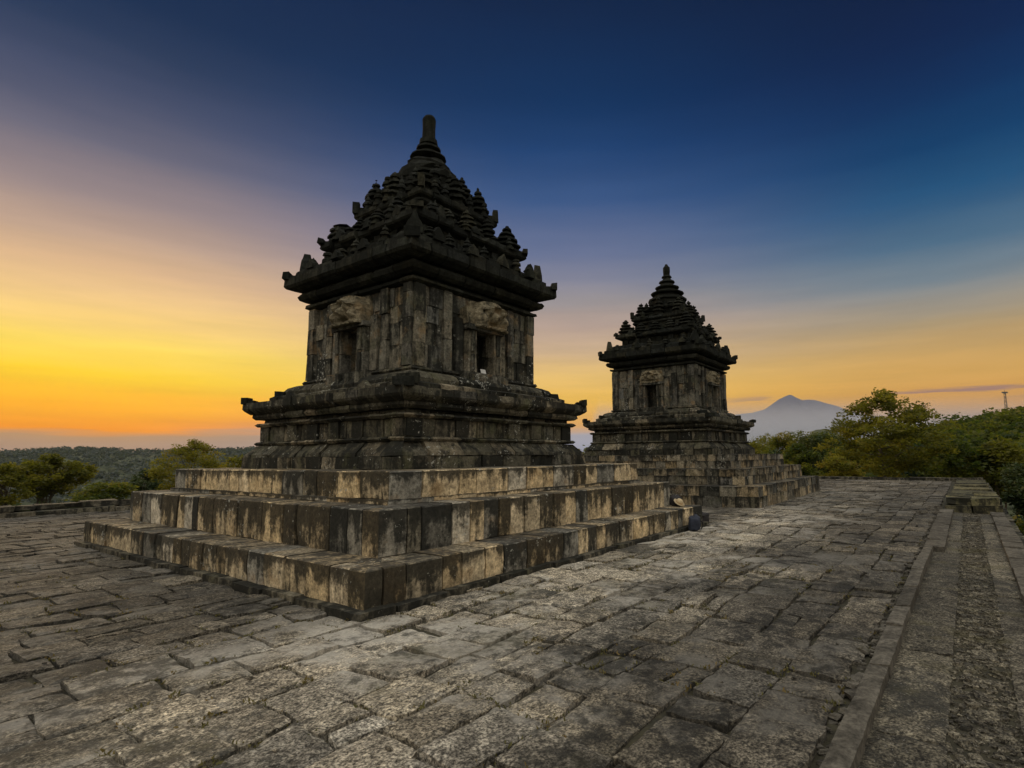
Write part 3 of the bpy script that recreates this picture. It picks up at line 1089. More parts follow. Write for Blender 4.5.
def kala(mb, m, w, h, d, rng, seed):
    """carved monster head over a niche: relief grid with brow, eyes, nose, cheeks and jaw"""
    nu, nv = 26, 20
    vs, cs, fs = [], [], []
    c = (0.75, 0.8)
    for j in range(nv + 1):
        for i in range(nu + 1):
            u, v = i / nu * 2 - 1, j / nv
            rim = math.sqrt(u * u * (1.0 if v < .5 else 1.0 + (v - .5) * 1.1) + max(0, v - .55) ** 2 * 2.2)
            hh = max(0.0, 1 - rim ** 4) ** .5 if rim < 1 else 0
            au = abs(u)
            f = .45 * hh
            f += .35 * math.exp(-((au - .34) ** 2 + (v - .58) ** 2 * .8) / .018)           # eyes
            f += .40 * math.exp(-(u ** 2 / .02 + (v - .42) ** 2 / .03))                     # nose
            f += .25 * math.exp(-((v - .75 - .08 * math.cos(au * 5)) ** 2 / .004)) * (au < .75)   # brow
            f += .30 * math.exp(-((au - .62) ** 2 / .02 + (v - .3) ** 2 / .03))             # cheeks
            f -= .30 * math.exp(-(u ** 2 / .12 + (v - .17) ** 2 / .004))                    # mouth
            f += .16 * math.exp(-((v - .03) ** 2 / .003)) * (.5 + .5 * math.cos(au * 22))   # teeth
            p = Vector((u * w / 2, 0, v * h))
            f = f * 1.25 + n3((u, v, 0), 6, seed) * .09 + n3((u, v, 0), 14, seed) * .08
            sx = 1 - .25 * max(0, v - .5)
            vs.append(m @ Vector((u * w / 2 * sx, -d * (f * .9 + .25 * (rim < .98)), v * h)))
            cs.append((c[0], .3, c[1]))
    W_ = nu + 1
    for j in range(nv):
        for i in range(nu):
            fs.append((j * W_ + i, j * W_ + i + 1, (j + 1) * W_ + i + 1, (j + 1) * W_ + i))
    n0 = len(vs)
    bord = [i for i in range(W_)] + [j * W_ + nu for j in range(1, nv + 1)] + [nv * W_ + i for i in range(nu - 1, -1, -1)] + [j * W_ for j in range(nv - 1, 0, -1)]
    mi = m.inverted()
    for b in bord:
        p = mi @ vs[b]
        p.y = .06
        vs.append(m @ p)
        cs.append((c[0], .3, c[1]))
    nb = len(bord)
    for k in range(nb):
        fs.append((bord[(k + 1) % nb], bord[k], n0 + k, n0 + (k + 1) % nb))
    mb.add(vs, fs, cs)


def side_matrix(k, w, s, z):
    """frame on side k: local x along the wall (to the viewer's right), -y outwards"""
    n, t = SIDES[k]
    N_, T_ = Vector((n[0], n[1], 0)), Vector((t[0], t[1], 0))
    R_ = Matrix(((T_.x, -N_.x, 0, 0), (T_.y, -N_.y, 0, 0), (0, 0, 1, 0), (0, 0, 0, 1)))
    p = N_ * w + T_ * s
    return Matrix.Translation((p.x, p.y, z)) @ R_


def make_temple(seed, loc, rz, steps, zmap, second, label):
    rng = random.Random(seed)
    root = empty('stone_temple', loc, rz)
    tag(root, label, 'temple', 'twin stone temples on the terrace')
    Z = zmap

    def P(*pts):
        return [(w, Z(z)) for w, z in pts]

    # plinth and three steps
    if not second:
        mb = MB()
        course(mb, [(4.60, -.08), (4.60, .065)], rng, (.4, .9), core=.7, jit=.03)
        mb.build('plinth', M_wall, root)
    zb = 0.0
    for i, (w, z0, z1) in enumerate(steps):
        mb = MB()
        if not second:
            lo = z0 + (.055 if i == 0 else 0)
            if i == 2:
                course(mb, [(w + .05, z0 + .002), (w + .05, z0 + .06)], rng, (.5, 1.1), core=.4, jit=.012)
                lo = z0 + .063
            blk = (.22, .55) if i < 2 else (.32, .75)
            course(mb, [(w, lo), (w + .004, (lo + z1) / 2), (w, z1 - .012), (w - .012, z1)], rng, blk, core=.75, jit=.016, gap=.013, chip=.024, sub=.09)
        else:
            zm = z0 + (z1 - z0) * .55
            course(mb, [(w, z0 + .002), (w, zm - .004)], rng, (.35, .75), core=.85, jit=.02, chip=.03, erode=.05)
            course(mb, [(w - .01, zm), (w - .01, z1)], rng, (.3, .7), core=.85, jit=.025, chip=.035, erode=.08)
        add_core(mb, w - .7, z0, z1 - .02)
        mb.build('step', M_ruin if second else M_step, root)
    ch = .030 if not second else .040
    er = .05 if not second else .08
    # foot
    mb = MB()
    course(mb, P((2.55, 1.42), (2.55, 1.625)), rng, (.35, .8), core=.4, chip=ch, erode=er)
    course(mb, P((2.535, 1.63), (2.51, 1.69), (2.40, 1.79), (2.345, 1.865)), rng, (.4, .9), core=.4, chip=ch, erode=er)
    course(mb, P((2.36, 1.87), (2.39, 1.91), (2.36, 1.945)), rng, (.4, .9), core=.4, chip=ch)
    course(mb, P((2.29, 1.95), (2.29, 2.245)), rng, (.3, .7), core=.4, chip=ch)
    for k in range(4):                                            # flat pilasters on the waist
        for s in (-2.12, -1.05, -.35, .35, 1.05, 2.12):
            add_box(mb, (-.16, -.035, Z(1.953)), (.16, .1, Z(2.243)), (rng.random(), rng.random()), m=side_matrix(k, 2.29, s, 0), chip=.008, rng=rng)
    add_core(mb, 2.2, Z(1.42), Z(2.25))
    mb.build('base', M_base, root)
    mb = MB()
    course(mb, P((2.36, 2.25), (2.40, 2.29), (2.37, 2.325)), rng, (.4, .9), core=.4, chip=ch)
    course(mb, P((2.26, 2.33), (2.26, 2.395)), rng, (.4, .9), core=.4, chip=ch)
    course(mb, P((2.39, 2.40), (2.43, 2.45), (2.43, 2.51)), rng, (.4, .9), core=.4, chip=ch)
    course(mb, P((2.46, 2.515), (2.55, 2.58), (2.575, 2.62), (2.575, 2.74)), rng, (.35, .8), core=.5, chip=ch, erode=er)
    course(mb, P((2.22, 2.745), (2.21, 2.86), (2.12, 2.90)), rng, (.35, .8), core=.5, chip=ch * 1.4, erode=er)
    course(mb, P((2.03, 2.90), (2.03, 2.98), (1.96, 3.07), (1.84, 3.125), (1.76, 3.14)), rng, (.4, 1.0), core=.5, chip=ch * 1.5, erode=er)
    course(mb, P((1.75, 3.145), (1.775, 3.18), (1.755, 3.225)), rng, (.4, .9), core=.5, chip=ch)
    add_core(mb, 2.0, Z(2.25), Z(2.88))
    add_core(mb, 1.6, Z(2.88), Z(3.22))
    base_c = mb.build('base_cornice', M_base, root)
    # body: tall wall stones, openings for the niches
    NW = .25
    body = MB()
    zs = [3.23, 3.66, 4.08, 4.40, 4.765]
    for a, b in zip(zs[:-1], zs[1:]):
        sk = {k: (-NW, NW) for k in range(4)} if a < 4.0 else None
        course(body, P((1.68, a), (1.68, b - .006)), rng, (.24, .55), core=.5, jit=.016, gap=.007, chip=ch * .9, skips=sk, sub=.12, erode=.03)
    for k in range(4):                                            # corner and inner pilasters
        for s, wd, pr in ((-1.57, .11, .065), (1.57, .11, .065), (-.90, .10, .055), (.90, .10, .055)):
            zz = 3.235
            while zz < 4.74:
                hh = rng.uniform(.35, .6)
                z2 = min(zz + hh, 4.762)
                add_box(body, (-wd, -pr - rng.uniform(-.006, .01), Z(zz)), (wd, .1, Z(z2) - .006), (rng.random(), rng.random()), m=side_matrix(k, 1.68, s, 0), chip=.009, rng=rng)
                zz = z2
    add_core(body, 1.40, Z(3.22), Z(4.77))
    body.build('body', M_body, root)
    # niches
    for k in range(4):
        nm = MB()
        for sg in (-1, 1):
            for z0, z1 in ((3.24, 3.62), (3.63, 4.09)):
                add_box(nm, (sg * .36 - .115, -.17, Z(z0)), (sg * .36 + .115, .05, Z(z1)), (rng.random() * .5 + .45, .5 + .5 * rng.random()), m=side_matrix(k, 1.68, 0, 0), chip=.012, rng=rng)
                add_box(nm, (sg * .36 - .05, -.205, Z(z0) + .02), (sg * .36 + .05, -.15, Z(z1) - .02), (rng.random(), rng.random()), m=side_matrix(k, 1.68, 0, 0), chip=.008, rng=rng)
            add_box(nm, (sg * .60 - .10, -.07, Z(3.24)), (sg * .60 + .10, .05, Z(4.3)), (rng.random(), rng.random()), m=side_matrix(k, 1.68, 0, 0), chip=.012, rng=rng)
        add_box(nm, (-.52, -.23, Z(4.095)), (.52, .05, Z(4.19)), (.5, .5), m=side_matrix(k, 1.68, 0, 0), chip=.015, rng=rng)
        add_box(nm, (-.62, -.22, Z(3.08)), (.62, .05, Z(3.235)), (.4, .4), m=side_matrix(k, 1.68, 0, 0), chip=.015, rng=rng)
        for s in (-.48, -.16, .16, .48):
            add_box(nm, (s - .06, -.30, Z(2.92)), (s + .06, -.18, Z(3.20)), (rng.random(), rng.random()), m=side_matrix(k, 1.68, 0, 0), chip=.012, rng=rng)
        ni = nm.build('niche', M_body, root)
        km = MB()
        if second:
            kala(km, side_matrix(k, 1.70, 0, Z(4.17)), .95, .50, .28, rng, seed + k)
        else:
            kala(km, side_matrix(k, 1.74, (.10 if k == 1 else .0), Z(4.15)), .98, .56, .36, rng, seed + k)
            if k == 1:
                add_box(km, (-.55, -.18, Z(4.19)), (-.32, .05, Z(4.52)), (.7, .8), m=side_matrix(k, 1.68, 0, 0), chip=.03, rng=rng)
        km.build('carved_head', M_head, ni)
    # main cornice
    mb = MB()
    course(mb, P((1.72, 4.77), (1.775, 4.80), (1.78, 4.855)), rng, (.4, .9), core=.4, chip=ch)
    course(mb, P((1.67, 4.86), (1.67, 4.925)), rng, (.4, .9), core=.4, chip=ch * .5)
    course(mb, P((1.78, 4.93), (1.86, 4.98), (1.895, 5.05), (1.87, 5.115)), rng, (.4, .9), core=.5, chip=ch)
    course(mb, P((1.77, 5.12), (1.77, 5.165)), rng, (.4, .9), core=.5, chip=ch * .5)
    course(mb, P((1.93, 5.17), (2.06, 5.22), (2.10, 5.27), (2.10, 5.43)), rng, (.35, .8), core=.6, chip=ch * 1.2, erode=er)
    course(mb, P((1.96, 5.435), (1.93, 5.60), (1.84, 5.655)), rng, (.35, .8), core=.6, chip=ch * 1.6, erode=er * 2)
    course(mb, P((1.74, 5.66), (1.71, 5.80)), rng, (.3, .7), core=.5, chip=ch * 1.6, erode=er * 2)
    add_core(mb, 1.65, Z(4.77), Z(5.44))
    add_core(mb, 1.5, Z(5.44), Z(5.79))
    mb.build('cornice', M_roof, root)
    # roof tiers
    mb = MB()
    course(mb, P((1.50, 5.80), (1.50, 5.86)), rng, (.3, .6), core=.4, chip=ch)
    course(mb, P((1.40, 5.865), (1.40, 6.06)), rng, (.25, .5), core=.4, chip=ch * 1.3, erode=er)
    for k in range(4):
        for s in (-1.2, -.72, -.24, .24, .72, 1.2):
            add_box(mb, (-.10, -.06, Z(5.866)), (.10, .1, Z(6.055)), (rng.random(), rng.random()), m=side_matrix(k, 1.40, s, 0), chip=.02, rng=rng)
    course(mb, P((1.47, 6.065), (1.57, 6.12), (1.60, 6.16), (1.60, 6.27)), rng, (.3, .6), core=.5, chip=ch * 1.5, erode=er * 2)
    add_core(mb, 1.3, Z(5.79), Z(6.26))
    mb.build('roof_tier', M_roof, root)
    mb = MB()
    course(mb, P((1.17, 6.28), (1.17, 6.40)), rng, (.3, .6), core=.4, chip=ch * 1.3)
    course(mb, P((1.08, 6.405), (1.14, 6.44), (1.09, 6.49)), rng, (.3, .6), core=.4, chip=ch)
    course(mb, P((1.00, 6.495), (1.00, 6.70)), rng, (.25, .5), core=.4, chip=ch * 1.3, erode=er)
    for k in range(4):
        for s in (-.82, -.28, .28, .82):
            add_box(mb, (-.09, -.05, Z(6.498)), (.09, .1, Z(6.695)), (rng.random(), rng.random()), m=side_matrix(k, 1.0, s, 0), chip=.018, rng=rng)
    course(mb, P((1.04, 6.705), (1.08, 6.76), (1.08, 6.82)), rng, (.3, .6), core=.4, chip=ch)
    course(mb, P((1.02, 6.825), (1.10, 6.88), (1.12, 6.92), (1.12, 7.02)), rng, (.3, .6), core=.5, chip=ch * 1.5, erode=er * 2)
    add_core(mb, .92, Z(6.26), Z(7.01))
    mb.build('roof_tier', M_roof, root)
    mb = MB()
    course(mb, P((.80, 7.02), (.80, 7.14)), rng, (.25, .5), core=.3, chip=ch * 1.3)
    course(mb, P((.70, 7.145), (.70, 7.30)), rng, (.25, .5), core=.3, chip=ch * 1.3)
    course(mb, P((.74, 7.305), (.79, 7.35), (.79, 7.42)), rng, (.25, .5), core=.3, chip=ch * 1.5)
    add_core(mb, .62, Z(7.0), Z(7.41))
    mb.build('roof_tier', M_roof, root)
    mb = MB()
    dz = Z(7.40)
    sc = (Z(8.4) - Z(7.4))
    if not second:
        prof_ = [(.88, 0), (.86, .10), (.72, .13), (.72, .30), (.76, .33), (.72, .46), (.66, .49), (.66, .60), (.60, .63), (.50, .75), (.50, .80), (.35, .92), (.22, .97)]
        add_lathe(mb, [(r, z * sc) for r, z in prof_], (0, 0, dz), 16, (.3, .4), .085, seed)
    else:
        prof_ = [(.86, 0), (.84, .10), (.72, .13), (.72, .34), (.80, .38), (.78, .46), (.58, .54), (.50, .66)]
        add_lathe(mb, [(r, z * sc) for r, z in prof_], (0, 0, dz), 12, (.3, .4), .03, seed)
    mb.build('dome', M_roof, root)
    mb = MB()
    if not second:
        pf = [(.22, 8.35), (.30, 8.37), (.41, 8.42), (.40, 8.46), (.29, 8.52), (.21, 8.57), (.19, 8.61), (.275, 8.64), (.27, 8.69), (.19, 8.72), (.165, 8.75), (.205, 8.77), (.20, 8.88), (.15, 8.90),
              (.142, 9.15), (.152, 9.40), (.12, 9.46), (.0, 9.475)]
        add_lathe(mb, [(r, z) for r, z in pf], (0, 0, 0), 14, (.3, .45), .018, seed)
    else:
        pf = [(.46, 8.05), (.66, 8.08), (.68, 8.13), (.44, 8.22), (.36, 8.30), (.48, 8.34), (.49, 8.39), (.30, 8.48), (.24, 8.56), (.33, 8.60), (.31, 8.65), (.19, 8.72), (.15, 8.80), (.21, 8.83), (.19, 8.88),
              (.13, 8.93), (.15, 9.10), (.14, 9.26), (.08, 9.33), (.05, 9.40), (.0, 9.42)]
        add_lathe(mb, [(r, Z(z)) for r, z in pf], (0, 0, 0), 14, (.3, .45), .015, seed)
    mb.build('finial', M_roof, root)

    # turrets on the tiers
    def turret(x, y, z, h, r, broken=1.0):
        tm = MB()
        add_lathe(tm, turret_prof(h, r, broken), (x, y, Z(z)), 9, (rng.random(), rng.random()), .045, rng.uniform(0, 40))
        tm.build('turret', M_roof, root)

    brk = {} if second else {(-1, 1): .66, (-1, -1): .2}
    for sx in (-1, 1):
        for sy in (-1, 1):
            b = brk.get((sx, sy), 1.0)
            turret(sx * 1.28, sy * 1.28, 6.27, .66 if not second else .68, .31 if not second else .33, b)
            turret(sx * .80, sy * .80, 7.02, .80 if not second else .70, .27, 1.0 if (second or (sx, sy) != (-1, -1)) else .3)
            if not second:
                turret(sx * .545, sy * .545, 7.42, .62, .24, 1.0 if (sx, sy) != (-1, -1) else .55)
    for k in range(4):
        for s in (-.62, 0, .62):
            p = side_matrix(k, 1.28, s, 0).translation
            turret(p.x, p.y, 6.27, rng.uniform(.46, .66), .23, rng.choice((.8, 1.0, 1.0)))
        p = side_matrix(k, .90, 0, 0).translation
        turret(p.x, p.y, 7.02, rng.uniform(.66, .86), .24, 1.0)

    def spike(k, w, s, z, h, r):
        sm = MB()
        j = rng.uniform(-.03, .03)
        p = side_matrix(k, w + rng.uniform(-.03, .03), s + j, 0).translation
        br = rng.choice((.62, .8, 1.0, 1.0, 1.0))
        pr = [(1.0, 0), (.95, .16), (.62, .22), (.60, .34), (.92, .38), (.80, .50), (.42, .58), (.58, .64), (.46, .74), (.22, .82), (.12, .95), (0, 1.0)]
        add_lathe(sm, [(a * r, b * h) for a, b in pr if b <= br], (p.x, p.y, Z(z)), 7, (rng.random(), rng.random()), .03, rng.uniform(0, 60))
        sm.build('pinnacle', M_roof, root)

    if not second:
        rows = ((1.80, 5.64, 7, .30, .12), (1.47, 6.26, 6, .34, .12), (1.20, 6.38, 4, .34, .11), (1.03, 7.0, 5, .40, .11), (.74, 7.40, 3, .50, .14), (.58, 7.62, 2, .46, .14))
    else:
        rows = ((1.80, 5.64, 5, .26, .12), (1.47, 6.26, 4, .26, .11), (1.03, 7.0, 3, .30, .10), (.74, 7.40, 3, .36, .12))
    for w, z, n_, h, r in rows:
        for k in range(4):
            for i in range(n_):
                if rng.random() < .9:
                    spike(k, w, (i + .5) / n_ * 2 * (w - .12) - (w - .12), z, h * rng.uniform(.75, 1.25), r)

    # antefixes: corners and middles of every cornice
    def ante(k, w, s, z, wd, h, th=.13):
        am = MB()
        leaf_block(am, wd, h, th, side_matrix(k, w, s, Z(z)), (rng.random(), rng.random()), rng)
        am.build('antefix', M_roof if z > 4 else M_base, root)

    for k in range(4):
        for s in (-.60, .60):
            if rng.random() < .8:
                ante(k, 2.30, s * 2, 2.735, .26, rng.uniform(.14, .22), .16)
        for s in (-1.35, -.45, .45, 1.35):
            if rng.random() < .8:
                ante(k, 1.90, s, 5.58, .24, rng.uniform(.20, .32), .15)
        for s in (-.95, 0, .95):
            if rng.random() < .7:
                ante(k, 1.52, s, 6.26, .20, rng.uniform(.16, .28), .13)
    # corner acroteria: little upturned horns
    for sx in (-1, 1):
        for sy in (-1, 1):
            R_ = Matrix.Rotation(math.atan2(sy, sx), 4, 'Z')
            for w, z, hh, wd in ((2.50, 2.725, .14, .16), (2.03, 5.415, .16, .13), (1.56, 6.252, .11, .12), (1.07, 7.0, .27, .065)):
                am = MB()
                m = Matrix.Translation((sx * w, sy * w, Z(z))) @ R_
                t_ = (rng.random(), rng.random())
                add_box(am, (-.035, -wd, 0), (.09, wd, hh), t_, m=m, chip=.014, rng=rng)
                add_box(am, (-.15, -wd * .8, 0), (-.03, wd * .8, hh * .55), t_, m=m, chip=.014, rng=rng)
                am.build('acroterion', M_roof, root)
            am = MB()
            m = Matrix.Translation((sx * 2.06, sy * 2.06, Z(2.86))) @ R_
            add_box(am, (-.12, -.16, 0), (.06, .16, .15), (rng.random(), rng.random()), m=m, chip=.03, rng=rng)
            am.build('acroterion', M_roof, root)
            am = MB()
            m = Matrix.Translation((sx * 1.78, sy * 1.78, Z(5.60))) @ Matrix.Rotation(math.atan2(sy, sx) + math.pi / 2, 4, 'Z')
            leaf_block(am, .30, .42, .20, m, (rng.random(), rng.random()), rng)
            am.build('acroterion', M_roof, root)
    if second:                                                    # its tower is a little broader
        for c in root.children:
            if not c.name.startswith('step'):
                c.scale = (1.05, 1.05, 1)
    return root


T1 = make_temple(3, C1, ROT1, [(4.48, 0, .442), (3.94, .444, .988), (3.40, .99, 1.42)], lambda z: z, False,
                 'large nearer stone temple with blunt pillar finial on three wide tan steps')
T2 = make_temple(8, C2, ROT2, [(4.80, -.05, .63), (4.22, .632, 1.14), (3.62, 1.142, 1.60)], lambda z: 1.60 + (z - 1.42) * 1.035, True,
                 'smaller looking farther stone temple with slender ringed spire beside the volcano')


# ------------------------------------------------------------------ trees
def leaf_quads(cent, size, rs, squash=1.0, tint=None, clump_n=None):
    n = len(cent)
    a = rs.normal(size=(n, 3))
    a[:, 2] *= .42
    a /= np.linalg.norm(a, axis=1)[:, None]
    b = rs.normal(size=(n, 3))
    b -= (b * a).sum(1)[:, None] * a
    b[:, 2] *= .55
    b /= np.linalg.norm(b, axis=1)[:, None]
    s = (size * rs.uniform(.6, 1.3, n))[:, None]
    a, b = a * s, b * s * .55
    v = np.stack([cent - a, cent + b * .9 + a * .1, cent + a, cent - b * .9 + a * .1], 1)
    return v.reshape(-1, 3)


def tube(mb, pts, radii, seg=7):
    vs, fs, cs = [], [], []
    n = len(pts)
    for i, (p, r) in enumerate(zip(pts, radii)):
        d = (pts[min(i + 1, n - 1)] - pts[max(i - 1, 0)]).normalized()
        u = d.orthogonal().normalized()
        w = d.cross(u)
        for k in range(seg):
            a = 2 * math.pi * k / seg
            vs.append(p + u * r * math.cos(a) + w * r * math.sin(a))
            cs.append((.5, .5, .5))
    for i in range(n - 1):
        for k in range(seg):
            k2 = (k + 1) % seg
            fs.append((i * seg + k, i * seg + k2, (i + 1) * seg + k2, (i + 1) * seg + k))
    fs.append(tuple(range((n - 1) * seg, n * seg)))
    mb.add(vs, fs, cs)


def tree(name, label, cat, base, top_z, crown_lo, rx, mat, seed, nleaf=2500, leaf=.16, nclump=26, group=None, tintshift=0.0, trunks=1, sprays=0, flat=1.0, cr=(.20, .42)):
    """base: world point of the foot; crown between crown_lo and top_z"""
    rng = random.Random(seed)
    rs = np.random.RandomState(seed)
    root = empty(name, base, rng.uniform(0, 6.28))
    tag(root, label, cat, group)
    H = top_z - base.z
    lo = crown_lo - base.z
    cz, rz = (H + lo) / 2, (H - lo) / 2
    cl = []
    while len(cl) < nclump:
        p = np.array([rng.uniform(-1, 1), rng.uniform(-1, 1), rng.uniform(-1, 1)])
        rr = np.linalg.norm(p)
        if rr > 1 or rr < .35:
            continue
        # wider below the middle, narrowing upwards
        k = 1.0 - .35 * max(0, p[2]) ** 1.5
        cl.append((p[0] * rx * k * rng.uniform(.8, 1.05), p[1] * rx * k, cz + p[2] * rz * .88, rng.uniform(*cr)))
    for _ in range(sprays):
        a = rng.uniform(0, 6.28)
        q = rng.uniform(.0, .62)
        cl.append((math.cos(a) * rx * q, math.sin(a) * rx * q, H - .5 * q * rz + rng.uniform(-.22, .06) * rz, rng.uniform(.09, .15)))
    tm = MB()
    for t in range(trunks):
        ax = Vector((rng.uniform(-.3, .3) * rx * (trunks > 1) * 1.6, rng.uniform(-.2, .2) * rx, 0))
        topp = Vector((rng.uniform(-.15, .15) * rx, rng.uniform(-.15, .15) * rx, cz))
        pts = [ax, ax * .8 + Vector((rng.uniform(-.1, .1), rng.uniform(-.1, .1), max(lo, .4) * .6)), ax * .5 + topp * .35 + Vector((0, 0, cz * .3)), topp]
        pts.sort(key=lambda p: p.z)
        r0 = max(.035, H * .013)
        tube(tm, pts, [r0, r0 * .8, r0 * .6, r0 * .3])
        for c in cl[t::trunks][:14]:
            e = Vector(c[:3])
            f = rng.uniform(.45, .8)
            st = pts[2].lerp(pts[3], rng.random())
            tube(tm, [st, st.lerp(e, .5) + Vector((0, 0, .1 * rx)), e], [r0 * .35, r0 * .22, r0 * .08], 5)
    tm.build('trunk', M_bark, root)
    w = np.array([c[3] ** 2 for c in cl])
    cnt = np.maximum(8, (w / w.sum() * nleaf)).astype(int)
    cen, tint = [], []
    for c, n in zip(cl, cnt):
        d = rs.normal(size=(n, 3))
        d /= np.linalg.norm(d, axis=1)[:, None]
        rr = rs.uniform(.25, 1.0, n)[:, None] ** .6
        R_ = np.array([c[3] * rx * 1.1, c[3] * rx * 1.1, c[3] * max(rz, rx * .6) * .75 * flat])
        p = np.array(c[:3]) + d * rr * R_
        p += rs.normal(size=(n, 3)) * leaf * .6
        cen.append(p)
        tint.append(np.clip(rng.uniform(.15, .75) + tintshift + rs.normal(0, .14, n), 0, 1))
    cen, tint = np.concatenate(cen), np.concatenate(tint)
    v = leaf_quads(cen, leaf, rs)
    fq = np.arange(len(v)).reshape(-1, 4)
    colr = np.repeat(np.stack([tint, tint * 0, tint * 0], 1), 4, 0)
    np_mesh('crown', v, fq, mat, root, col=colr)
    return root


def tree_px(name, label, cat, px, top, hw, low, Y, mat, seed, **kw):
    """tree whose crown spans px +- hw and top..low in the photograph, standing Y metres ahead"""
    p = at(px, top, Y)
    z0 = terrain_z(p.x, p.y)
    rx = hw / F * Y
    return tree(name, label, cat, Vector((p.x, p.y, z0 - .2)), p.z, at(px, low, Y).z, rx, mat, seed, **kw)


# left, beyond the low wall
tree_px('shade_tree', 'broad dark green tree with several thin trunks beyond the low left wall', 'tree', 53, 451, 33, 499, 40, L_olive, 101, nleaf=9000, leaf=.12, nclump=80, trunks=4, tintshift=-.22, cr=(.13, .26))
tree_px('leafy_tree', 'yellow green tree cut by the left edge of the photo', 'tree', 4, 462, 25, 505, 36, L_olive, 102, nleaf=4200, leaf=.11, nclump=46, tintshift=-.1, cr=(.15, .3), trunks=2)
tree_px('round_bush', 'low round bush beyond the wall just left of the temple steps', 'bush', 108, 480, 25, 512, 35, L_green, 103, nleaf=3600, leaf=.11, nclump=30, tintshift=.02)
tree_px('dark_bush', 'bluish dark bush behind the wall next to the olive tree', 'bush', 146, 469, 15, 500, 58, L_dark, 104, nleaf=2200, leaf=.16, nclump=20)
tree_px('olive_tree', 'tall airy olive yellow tree with twigs reaching above the far hill', 'tree', 193, 441, 37, 500, 42, L_olive, 105, nleaf=9000, leaf=.095, nclump=90, sprays=26, tintshift=.02, cr=(.11, .24))
tree_px('small_tree', 'pale green tree half hidden behind the left corner of the large temple', 'tree', 243, 452, 24, 490, 75, L_olive, 106, nleaf=2600, leaf=.2, nclump=24)
# in the gap between the temples
tree_px('gap_tree', 'green tree seen in the gap between the two temples', 'tree', 590, 443, 24, 480, 62, L_green, 107, nleaf=3000, leaf=.18, nclump=26)
# the big one on the right and the shrub before it
tree_px('spreading_tree', 'large spreading tree with open layered top beyond the terrace end', 'tree', 880, 392, 58, 484, 44, L_olive, 110, nleaf=17000, leaf=.14, nclump=150, sprays=36, tintshift=-.10, flat=.7, cr=(.10, .22))
tree_px('light_shrub', 'light green shrub at the terrace edge left of the spreading tree', 'shrub', 838, 456, 20, 486, 40, L_olive, 111, nleaf=3400, leaf=.11, nclump=26, tintshift=.1)
tree_px('edge_shrub', 'dark shrub beside the mossy platform at the right edge', 'shrub', 1018, 462, 24, 520, 24, L_dark, 112, nleaf=4800, leaf=.08, nclump=30)
for i, (lx, ly, r_, hz_, lab) in enumerate(((12.5, -11.3, .95, -.05, 'low dark bush hugging the outer kerb at the right edge of the photo'),
                                           (16.5, -11.5, 1.1, .25, 'green bush on the bank just past the mossy platform front'),
                                           (21.5, -11.7, 1.3, .45, 'dark bush on the bank at the far side of the mossy platform'))):
    q = M1 @ Vector((lx, ly, 0))
    tree('bank_bush', lab, 'bush', Vector((q.x, q.y, terrain_z(q.x, q.y) - .2)), hz_, -4.6, r_, (L_dark, L_green, L_dark)[i], 120 + i, nleaf=5200, leaf=.09, nclump=30,
         group='bushes on the bank below the outer kerb')
GROUP = 'trees of the wood beyond the terrace'
rngw = random.Random(77)
wood = []
for i in range(9):
    wood.append((748 + i * 11 + rngw.uniform(-4, 4), 436 + rngw.uniform(-6, 14), rngw.uniform(13, 20), 484, rngw.uniform(58, 90)))
for i in range(9):
    wood.append((930 + i * 12 + rngw.uniform(-5, 5), 440 + rngw.uniform(-8, 14), rngw.uniform(20, 32), 500, rngw.uniform(44, 66)))
for i in range(7):
    wood.append((760 + i * 14 + rngw.uniform(-6, 6), 427 + rngw.uniform(-3, 6), rngw.uniform(12, 17), 465, rngw.uniform(110, 150)))
for i, (px, tp, hw, low, Y_) in enumerate(wood):
    tree_px('forest_tree', 'leafy tree in the mixed green wood beyond the end of the terrace', 'tree', px, tp, hw, low, Y_,
            (L_olive if px < 850 or px > 985 else L_green, L_green, L_green, L_green, L_dark)[(i * 3 + i // 4) % 5], 200 + i, nleaf=2600 if Y_ > 80 else 4200, leaf=.24 if Y_ > 80 else .19, nclump=26,
            group=GROUP, tintshift=rngw.uniform(-.15, .12) - (.22 if px > 850 else 0))

# the wooded hillside: one mass
rs = np.random.RandomState(9)
cen, siz, tnt = [], [], []
n_c = 0
while n_c < 1300:
    a = rs.uniform(12, 46)
    r = 100 + 330 * rs.rand() ** .8
    x_, y_ = r * math.sin(math.radians(a)), r * math.cos(math.radians(a))
    z_ = terrain_z(x_, y_)
    R_ = rs.uniform(2.2, 4.6) * (.8 + r / 900)
    if rs.rand() < .04:
        R_ *= 1.45
    n_l = 90
    d = rs.normal(size=(n_l, 3))
    d /= np.linalg.norm(d, axis=1)[:, None]
    d[:, 2] = np.abs(d[:, 2]) * .9 - .15
    p = np.array([x_, y_, z_ + R_ * .7]) + d * R_ * rs.uniform(.6, 1.08, n_l)[:, None] * np.array([1, 1, .9])
    cen.append(p)
    siz.append(np.full(n_l, .62 + r / 700))
    tnt.append(np.clip(rs.uniform(.0, .62) - .15 * (r > 300) + rs.normal(0, .12, n_l), 0, 1))
    n_c += 1
cen, siz, tnt = np.concatenate(cen), np.concatenate(siz), np.concatenate(tnt)
v = leaf_quads(cen, siz, rs)
o = np_mesh('hillside_forest', v, np.arange(len(v)).reshape(-1, 4), L_green, col=np.repeat(np.stack([tnt, tnt * 0, tnt * 0], 1), 4, 0))
tag(o, 'dense mixed forest covering the hillside on the right', 'forest', kind='stuff')

